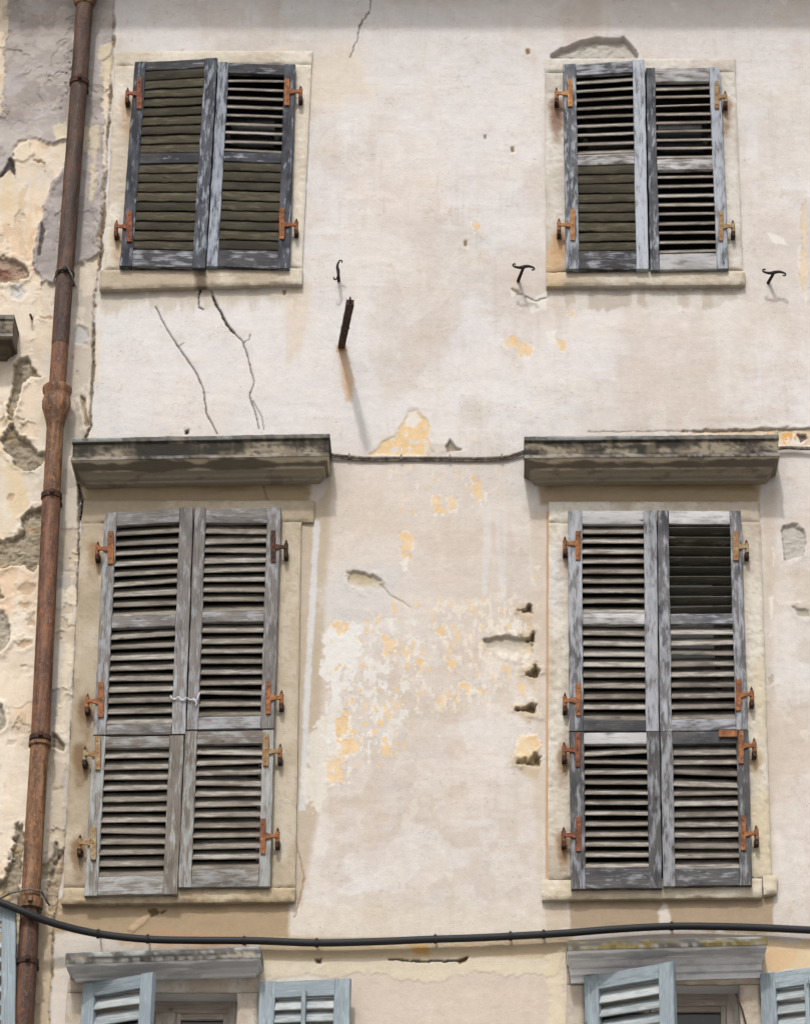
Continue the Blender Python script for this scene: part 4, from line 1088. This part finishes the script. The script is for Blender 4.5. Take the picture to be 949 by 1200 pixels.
leaf(w, ((667, 858), (772.5, 858), (776, 1041), (669, 1042)), .086, 17, 15, [(858, 872), (1018, 1041)], [(12, 42, .072, 'slat', {0: (-.010, .004), 1: (.002, 0)})], 'wood_mr_low',
     [((673.5, 680, 859.5, 899), (661, 879), 'rust_red'), ((674.5, 681, 958, 998), (660.5, 979), 'rust_red')], 'short slate grey shutter with wide dark gaps and red brown hinges', {0: 'rail_pale'}, -1, seed=11)
leaf(w, ((774, 857.5), (876.6, 856), (881, 1037.5), (777, 1039)), .086, 14, 14, [(857, 872), (1018, 1039)], [(12, 51, .083, 'slat_dark', {2: (.006, -.002), 3: (.008, .008)})], 'wood_mr_low',
     [((865, 871.5, 856.5, 895), (884, 874), 'rust', (842, 864, 856, 864)), ((867.5, 874, 956, 997), (886.5, 977), 'rust')], 'short slate grey shutter with an L shaped orange strap at its top corner', {}, 1, seed=12)
casement(w, 'MR', 'frame_dark', .24, rev=(34, 30, 27))

# ================= lower windows with swung pale blue shutters
def blue_leaf(parent, fm, nsl, rod, label, sw=.075, top=.075, alpha=58, sw_=.088):
    W, Hh = fm.W, fm.H
    sh = thing('shutter', fm(W / 2, Hh, .02), label, 'shutter', GS)
    for e0, e1 in ((0, sw), (W - sw, W)):
        mb = MB(); bar(mb, fm, e0, e1, 0, Hh, 0, .038, True, .0008); autosmooth(mb.build('stile', [M['blue']], sh))
    for (b0, b1) in ((.0, top), (Hh - .1, Hh)):
        mb = MB(); bar(mb, fm, sw, W - sw, b0 + .0005, b1, .003, .035, False, .0008); autosmooth(mb.build('rail', [M['blue']], sh))
    mb = MB(); slats(mb, fm, sw - .004, W - sw + .004, top, Hh - .1, nsl, alpha, sw_, .010, .02, .0015, None, .0008)
    autosmooth(mb.build('louvre_slats', [M['blue_slat']], sh), 50)
    if rod:
        mb = MB(); bar(mb, fm, W / 2 - .012, W / 2 + .012, top - .03, Hh - .12, -.022, -.004, True, .0005); autosmooth(mb.build('tilt_rod', [M['blue']], sh))
    return sh

PROF_L = [(0, 0), (.20, .002), (.21, -.005), (.21, -.06), (.20, -.068), (.185, -.069), (.16, -.072), (.08, -.085), (.05, -.088), (.045, -.102), (0, -.106)]
w = thing('stone_framed_window', (at(190, 1200).x, 0, RECT['LL'][2]), 'lower window below the cable nearest the drainpipe, grey edged cornice above it', 'window', G)
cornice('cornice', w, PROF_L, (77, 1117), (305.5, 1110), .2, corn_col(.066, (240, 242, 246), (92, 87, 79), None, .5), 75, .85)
v, q, c = slab([[(80, 1146), (303, 1144), (302, 1163), (79, 1163)], [(278, 1163.5), (302, 1163.5), (304, 1300), (279, 1300)], [(78, 1163.5), (103, 1163.5), (98, 1300), (70, 1300)]], .02,
               pal((196, 184, 168), (172, 156, 136), (212, 208, 202), [], 69), 69, .003)
autosmooth(mesh_np('surround', v, q, M['stone'], w, col=c), 55)
casement(w, 'LL', 'frame_pink', .18, rev=(240, 240, 240))
hp = at(97, 1154, -.05); hl = Hung(hp, .44, 1.35, R(28)); blue_leaf(w, hl, 14, False, 'half open pale blue shutter with worn top rail, beside the foot of the drainpipe')
hp = at(304, 1151, -.075); hl = Hung(hp, .485, 1.35, R(7)); blue_leaf(w, hl, 17, True, 'pale blue shutter with tilt rod folded flat against the wall', .085, .09, 62, .076)

PROF_R = [(0, 0), (.22, .002), (.23, -.005), (.23, -.046), (.218, -.052), (.19, -.056), (.10, -.066), (.085, -.09), (.06, -.096), (.055, -.125), (.03, -.13), (.028, -.16), (0, -.162)]
w = thing('stone_framed_window', (at(775, 1200).x, 0, RECT['LR'][2]), 'lower window below the cable with a yellow lichened cornice', 'window', G)
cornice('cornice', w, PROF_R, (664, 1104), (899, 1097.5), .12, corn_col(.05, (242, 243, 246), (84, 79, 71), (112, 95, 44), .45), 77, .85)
v, q, c = slab([[(664, 1130), (892, 1130), (891, 1153.5), (664, 1153.5)], [(664, 1154), (684, 1154), (684, 1300), (662, 1300)], [(867, 1154), (891, 1154), (894, 1300), (869, 1300)]], .02,
               pal((196, 184, 168), (174, 158, 140), (212, 208, 202), [], 70), 70, .003)
autosmooth(mesh_np('surround', v, q, M['stone'], w, col=c), 55)
casement(w, 'LR', 'frame_pink', .18, rev=(248, 248, 248))
hp = at(684, 1145, -.05); hl = Hung(hp, .52, 1.35, R(29)); blue_leaf(w, hl, 15, False, 'half open pale blue shutter with broad slats under the yellow lichened cornice', .085, .08, 56, .09)
hp = at(890, 1142, -.05); hl = Hung(hp, .52, 1.35, R(24)); blue_leaf(w, hl, 16, True, 'pale blue shutter with tilt rod cut by the right edge of the picture', .085, .09, 62, .076)
mb = MB(); a = at(862, 1165, -.03)
mb.tube([a, a + Vector((.03, -.02, -.10)), a + Vector((.05, -.03, -.2)), a + Vector((.045, -.03, -.3))], .005, 6); mb.build('stay_wire', [M['rust_dark']], w)

# ================= the neighbour's cornice end and shutter at the left edge
o = cornice('stone_cornice', None, [(a * .8, b * 1.0) for a, b in PROF], (-140, 366), (17, 369), .35, corn_col(.142, (150, 138, 118)), 79)
tag(o, 'weathered grey stone cornice end jutting in at the left edge above the rubble hole', 'cornice')
fm = Flat((-85, 1060), (18.5, 1061.5), (17, 1420), (-90, 1420), .16)
sroot = thing('shutter', at(-30, 1420, -.16), 'pale blue shutter left of the drainpipe, only its edge in view below the cable', 'shutter', GS)
for e0, e1 in ((0, .075), (fm.W - .075, fm.W)):
    mb = MB(); bar(mb, fm, e0, e1, 0, fm.H, 0, .038, True, .0008); autosmooth(mb.build('stile', [M['blue']], sroot))
for e0, e1 in ((.0005, .09), (fm.H - .1, fm.H)):
    mb = MB(); bar(mb, fm, .075, fm.W - .075, e0, e1, .003, .035, False, .0008); autosmooth(mb.build('rail', [M['blue']], sroot))
mb = MB(); slats(mb, fm, .071, fm.W - .071, .09, fm.H - .1, 18, 42, .062, .010, .02); autosmooth(mb.build('louvre_slats', [M['blue_slat']], sroot), 50)
pz = at(-84, 1200, -.15)
for dz in (.25, -.6):
    mb = MB(); mb.tube([(pz.x, .02, pz.z + dz), (pz.x, -.15, pz.z + dz)], .012, 8); mb.build('pintle', [M['rust_dark']], sroot)

# ================= drainpipe
PP = [(102, -60), (99.5, 0), (93, 95), (84, 215), (76, 322), (70.5, 405), (66.5, 465), (60.5, 580), (54, 720), (47, 868), (41, 960), (35.5, 1060), (32, 1130), (28, 1200), (20, 1330)]
py_ = [p[1] for p in PP]; px_ = [p[0] for p in PP]
PY0 = -.105
def pp_at(y): return at(float(np.interp(y, py_, px_)), y, PY0)
pr = thing('drainpipe', Vector((pp_at(1330).x, PY0, 0)), 'rusty brown cast iron drainpipe running the full height between the two house fronts', 'drainpipe')
def seg(y0, y1, r, m, lab=None):
    mb = MB(); n = max(3, int(abs(y1 - y0) / 30)); mb.tube([pp_at(y0 + (y1 - y0) * i / n) for i in range(n + 1)], r, 24)
    o = autosmooth(mb.build('pipe_length', [M[m]], pr)); 
    if lab: o['label'] = lab
seg(-260, 96, .052, 'pipe_top'); seg(92, 322, .0515, 'pipe_top', 'dark brown pipe length'); seg(318, 404, .051, 'pipe_top'); seg(403, 480, .0495, 'pipe_red', 'red brown pipe length above the bell joint')
seg(478, 582, .0495, 'pipe_low'); seg(578, 868, .052, 'pipe_red', 'red brown pipe length'); seg(864, 1062, .051, 'pipe_low', 'paler brown pipe length'); seg(1058, 1560, .052, 'pipe_foot', 'darker sooty pipe length')
# below the picture down to the street
a = pp_at(1560); mb = MB(); mb.tube([a, (a.x, PY0, 2.0), (a.x, PY0, 0.0)], .052, 20); autosmooth(mb.build('pipe_length', [M['pipe_low']], pr))
mb = MB()   # bell joint
t = pp_at(453); b = pp_at(500); prof = [(0, .056), (.02, .080), (.06, .085), (.14, .084), (.20, .076), (.26, .074), (.40, .083), (.54, .081), (.68, .070), (.84, .058), (1, .051)]
mb.tube([t.lerp(b, s_) for s_, r_ in prof], [r_ for s_, r_ in prof], 28); autosmooth(mb.build('bell_joint', [M['pipe_low']], pr), 60)
mb = MB(); t = pp_at(6); b = pp_at(-40); mb.tube([t.lerp(b, s_) for s_ in (0, .1, .5, 1)], [.058, .072, .075, .075], 24); autosmooth(mb.build('bell_joint', [M['pipe_low']], pr), 60)
def collar(y, m, h=.03, r=.06, ears=True):
    c = pp_at(y); up = (pp_at(y - 10) - c).normalized(); mb = MB()
    mb.tube([c - up * h / 2, c - up * h / 2.2, c + up * h / 2.2, c + up * h / 2], [r - .006, r, r, r - .006], 24)
    if ears:
        mb.box((c.x + .035, PY0 + .055, c.z), .012, .06, .012); mb.box((c.x - .035, PY0 + .055, c.z), .012, .06, .012)
        mb.box((c.x + .01, PY0 - r - .006, c.z + .004), .012, .012, .014)
    autosmooth(mb.build('pipe_clamp', [M[m]], pr))
collar(97, 'rust_dark', .035); collar(322, 'iron', .026, .058); collar(582, 'rust_dark', .034); collar(866, 'rust_dark', .03); collar(873, 'pipe_low', .02, .062, False)
collar(1060, 'pipe_low', .06, .068); collar(1128, 'rust_dark', .03, .06)
# ragged wire ties round the pipe
mb = MB(); c = pp_at(322); mb.tube([(c.x - .062, PY0 - .02, c.z - .05), (c.x - .03, PY0 - .06, c.z - .0), (c.x + .02, PY0 - .062, c.z + .02), (c.x + .05, PY0 - .045, c.z - .03), (c.x + .075, PY0 - .01, c.z - .10)], .005, 6)
mb.build('tie_wire', [M['wire']], pr)
mb = MB(); c = pp_at(1054); mb.tube([(c.x - .22, -.04, c.z + .0), (c.x - .1, PY0 - .04, c.z + .02), (c.x, PY0 - .075, c.z + .03), (c.x + .06, PY0 - .04, c.z + .03), (c.x + .10, PY0 + .02, c.z - .03)], .006, 6); mb.build('tie_wire', [M['wire']], pr)
# thin wire hanging from the pipe joint
c = at(53, 872, -.13); d = at(48.5, 944, -.13)
mb = MB(); mb.tube([c + Vector((-.01, .03, .01)), c, c.lerp(d, .5) + Vector((.004, 0, 0)), d], .0045, 6); mb.tube([d + Vector((0, 0, .03)), d, d - Vector((0, 0, .02))], [.005, .010, .006], 8)
o = mb.build('hanging_wire', [M['wire']]); tag(o, 'thin pale wire dangling down the lower drainpipe, a little weight at its end', 'wire')

# ================= cables
def smooth_path(pts, n=8):
    out = []
    P = [Vector(p) for p in pts]
    for i in range(len(P) - 1):
        p0 = P[max(i - 1, 0)]; p1 = P[i]; p2 = P[i + 1]; p3 = P[min(i + 2, len(P) - 1)]
        for k in range(n):
            t = k / n
            out.append(.5 * ((2 * p1) + (p2 - p0) * t + (2 * p0 - 5 * p1 + 4 * p2 - p3) * t * t + (3 * p1 - p0 - 3 * p2 + p3) * t ** 3))
    out.append(P[-1]); return out
cr = thing('cable', at(578, 1100, -.05), 'thick black cable sagging along the wall above the lower windows', 'cable')
cp = [(-60, 1040, -.20), (0, 1058, -.195), (28, 1069, -.19), (60, 1081.5, -.15), (110, 1094, -.09), (170, 1101, -.06), (230, 1102.5, -.05), (300, 1103, -.05), (370, 1105.5, -.05), (440, 1104, -.05), (500, 1101.5, -.05), (560, 1099.5, -.05), (620, 1096.5, -.05), (670, 1093.5, -.05), (720, 1089.5, -.05), (790, 1086, -.05), (870, 1087, -.05), (949, 1090.5, -.05), (1040, 1095, -.05)]
mb = MB(); mb.tube(smooth_path([at(x, y - .9 * 0, d) for x, y, d in cp]), .0205, 14); autosmooth(mb.build('cable_sheath', [M['cable']], cr))
for x, y in ((115, 1095), (173, 1101), (286, 1103), (371, 1105.5), (510, 1101), (598, 1097.6), (637, 1095.5), (787, 1086)):
    d = float(np.interp(x, [p[0] for p in cp], [p[2] for p in cp])); c = at(x, y, d)
    mb = MB(); mb.tube([c + Vector((-.008, 0, 0)), c + Vector((.008, 0, 0))], .0245, 14)
    mb.tube([(c.x, .01, c.z + .024), (c.x, d - .004, c.z + .023)], .005, 8)
    autosmooth(mb.build('cable_clip', [M['iron']], cr))
wr = thing('thin_cable', at(500, 536, -.02), 'thin grey wire strung between the two heavy cornices', 'wire')
tp = [(380, 531, -.02), (392, 533, -.022), (410, 535, -.02), (430, 536.5, -.018), (470, 536.5, -.018), (520, 536.5, -.018), (560, 537, -.018), (590, 535.5, -.018), (604, 532, -.02), (616, 528, -.022)]
mb = MB(); pth = smooth_path([at(*p) for p in tp]); mb.tube(pth, .0085, 8); mb.tube([p + Vector((0, .006, -.012)) for p in pth], .007, 8); autosmooth(mb.build('wire_strand', [M['wire']], wr))
for x in (409, 470, 527, 588):
    y = float(np.interp(x, [p[0] for p in tp], [p[1] for p in tp])); c = at(x, y, -.02)
    mb = MB(); mb.tube([c + Vector((-.006, 0, -.004)), c + Vector((.006, 0, -.004))], .015, 8); mb.box((c.x, -.008, c.z + .012), .004, .014, .01, 0, .001); autosmooth(mb.build('wire_clip', [M['wire']], wr))
mb = MB(); tp2 = [(905, 527, -.03), (920, 524.5, -.03), (949, 525.5, -.03), (1020, 527, -.03)]
mb.tube(smooth_path([at(*p) for p in tp2]), .011, 8); o = autosmooth(mb.build('thin_cable', [M['wire']])); tag(o, 'short grey wire running off the right edge from the right cornice', 'wire')

# ================= iron bar, hooks, string
a = at(400, 405); tip = at(410.5, 354, -.57)
mb = MB(); rings = []
ax = (tip - a).normalized(); s1 = Vector((1, 0, 0)); s1 = (s1 - ax * s1.dot(ax)).normalized(); s2 = ax.cross(s1)
for t in np.linspace(-.08, 1, 14):
    c = a.lerp(tip, t); r = .0195 + .002 * t + random.uniform(-.0012, .0012); r2 = .017 + random.uniform(-.001, .001)
    rings.append([c + s1 * r + s2 * r2, c - s1 * r + s2 * r2, c - s1 * r - s2 * r2, c + s1 * r - s2 * r2])
mb.loft(rings); mb.tube([tip + Vector((0, 0, 0)), tip + Vector((0, -.03, .018))], [.008, .004], 8)
c = a.lerp(tip, .42); mb.tube([c - s1 * .024, c + s1 * .026], .007, 8)
o = mb.build('iron_bar', [M['rust_dark']], loc=a); tag(o, 'square rusty iron bar sticking straight out of the plaster, its shade slanting below', 'iron bar')

def dog(root, c, tipdir, half, name, label, ang=0.0, flip=1, body=.009):
    """wall hook: stem from the wall, S-scrolled cross piece"""
    mb = MB(); mb.tube([root + Vector((0, .04, 0)), root, c], [.011, .010, .0085], 10)
    pts = []; rad = []
    for t in np.linspace(-1, 1, 13):
        pts.append((t * half * .82, .006 * math.sin(t * math.pi) * -flip)); rad.append(body * (1.25 - .55 * abs(t)))
    def scroll(sg):
        out = []
        r0 = half * .17
        for k in range(1, 9):
            th = k / 8 * 1.35 * math.pi; r = r0 * (1 - .06 * k)
            out.append((sg * (half * .82 + r * math.sin(th)), sg * flip * (r0 - r * math.cos(th))))
        return out
    pr_ = scroll(1); pl_ = scroll(-1)
    allp = pl_[::-1] + pts + pr_; allr = [body * .62 - .0002 * k for k in range(8)][::-1] + rad + [body * .62 - .0002 * k for k in range(8)]
    ca, sa = math.cos(ang), math.sin(ang)
    mb.tube([c + Vector((p * ca - q * sa, 0, p * sa + q * ca)) for p, q in allp], allr, 8)
    o = autosmooth(mb.build(name, [M['iron']], loc=root), 60); tag(o, label, 'hook', 'iron shutter hooks on the wall'); return o
dog(at(607, 329), at(613.5, 312.5, -.15), None, .066, 'wall_hook', 'flat iron wall hook with curled ends, left of the window below the arched plaster loss', R(-3), -1)
dog(at(900, 331), at(907, 319, -.11), None, .070, 'wall_hook', 'flat iron wall hook with curled ends near the right edge, right of a top window', R(-3), -1)
dog(at(397, 329), at(396, 316, -.10), None, .070, 'wall_hook', 'upright twisted iron wall hook above the square iron bar', R(86), -1, .008)
# small nail on the neighbouring wall
for (x, y) in ((37, 372),):
    mb = MB(); r_ = at(x, y); mb.tube([r_ + Vector((0, .02, 0)), r_, r_ + Vector((.0, -.05, -.01))], [.006, .006, .008], 8)
    o = mb.build('nail', [M['rust_dark']]); tag(o, 'rusty nail in the peach plaster left of the drainpipe', 'nail')
# string tying the two leaves together
mb = MB(); yy = -.097
pth = [at(199, 816, yy), at(203, 819, yy), at(208, 818, yy - .004), at(213, 820, yy), at(217, 819, yy - .002), at(222, 819.5, yy + .004), at(228, 820.5, yy), at(231, 819, yy - .006), at(234, 812, yy)]
mb.tube(smooth_path(pth, 5), .0026, 6); mb.tube(smooth_path([p + Vector((.005, -.003, .006 * (-1) ** i)) for i, p in enumerate(pth[:6])], 5), .002, 6)
mb.tube(smooth_path([at(226, 818, yy), at(230, 823, yy), at(229.5, 827, yy)], 4), .0026, 6)
o = autosmooth(mb.build('tie_string', [M['string']])); tag(o, 'white string knotted round two meeting shutter stiles', 'string')

# ================= street, world, light, camera
mb = MB(); mb.add([(-150, -150, 0), (150, -150, 0), (150, 150, 0), (-150, 150, 0)], [(0, 1, 2, 3)])
o = mb.build('street', [M['asphalt']], loc=(0, 0, 0)); o['kind'] = 'structure'

sd_ = Vector((.09, .57, -.65)).normalized()
SUN_E = math.asin(-sd_.z)
wd = bpy.data.worlds.new('World'); scene.world = wd; wd.use_nodes = True
nt = wd.node_tree; bg = nt.nodes['Background']
sky = nt.nodes.new('ShaderNodeTexSky'); sky.sky_type = 'NISHITA'; sky.sun_disc = False
sky.sun_elevation = SUN_E; sky.sun_rotation = math.pi + math.atan2(sd_.x, sd_.y); sky.air_density = 1.0; sky.dust_density = 6.0; sky.ozone_density = 1.0
hs = nt.nodes.new('ShaderNodeHueSaturation'); hs.inputs['Saturation'].default_value = 0.25
nt.links.new(sky.outputs[0], hs.inputs['Color']); nt.links.new(hs.outputs[0], bg.inputs['Color'])
bg.inputs['Strength'].default_value = 0.135
sl = bpy.data.lights.new('sun', 'SUN'); sl.energy = 2.0; sl.angle = R(2.5); sl.color = (1.0, 0.97, 0.935)
so = bpy.data.objects.new('sun', sl); COL.objects.link(so); so.rotation_euler = sd_.to_track_quat('-Z', 'Y').to_euler(); so.location = (0, -20, 25)

cam = bpy.data.cameras.new('camera'); co = bpy.data.objects.new('camera', cam); COL.objects.link(co)
co.location = (0, -D, CAMH); co.rotation_euler = (math.pi / 2 + TH, 0, 0)
cam.sensor_fit = 'HORIZONTAL'; cam.sensor_width = 36.0; cam.lens = 36.0 * F / 949.0
cam.shift_x = (949 / 2 - PPX) / 949.0; cam.shift_y = 0.0
cam.clip_end = 500.0
scene.camera = co
scene.render.filter_size = 1.1
scene.render.resolution_x, scene.render.resolution_y = 809, 1024
vs = scene.view_settings; vs.view_transform = 'Standard'; vs.look = 'None'; vs.exposure = 0.45; vs.gamma = 1.0; vs.use_curve_mapping = False
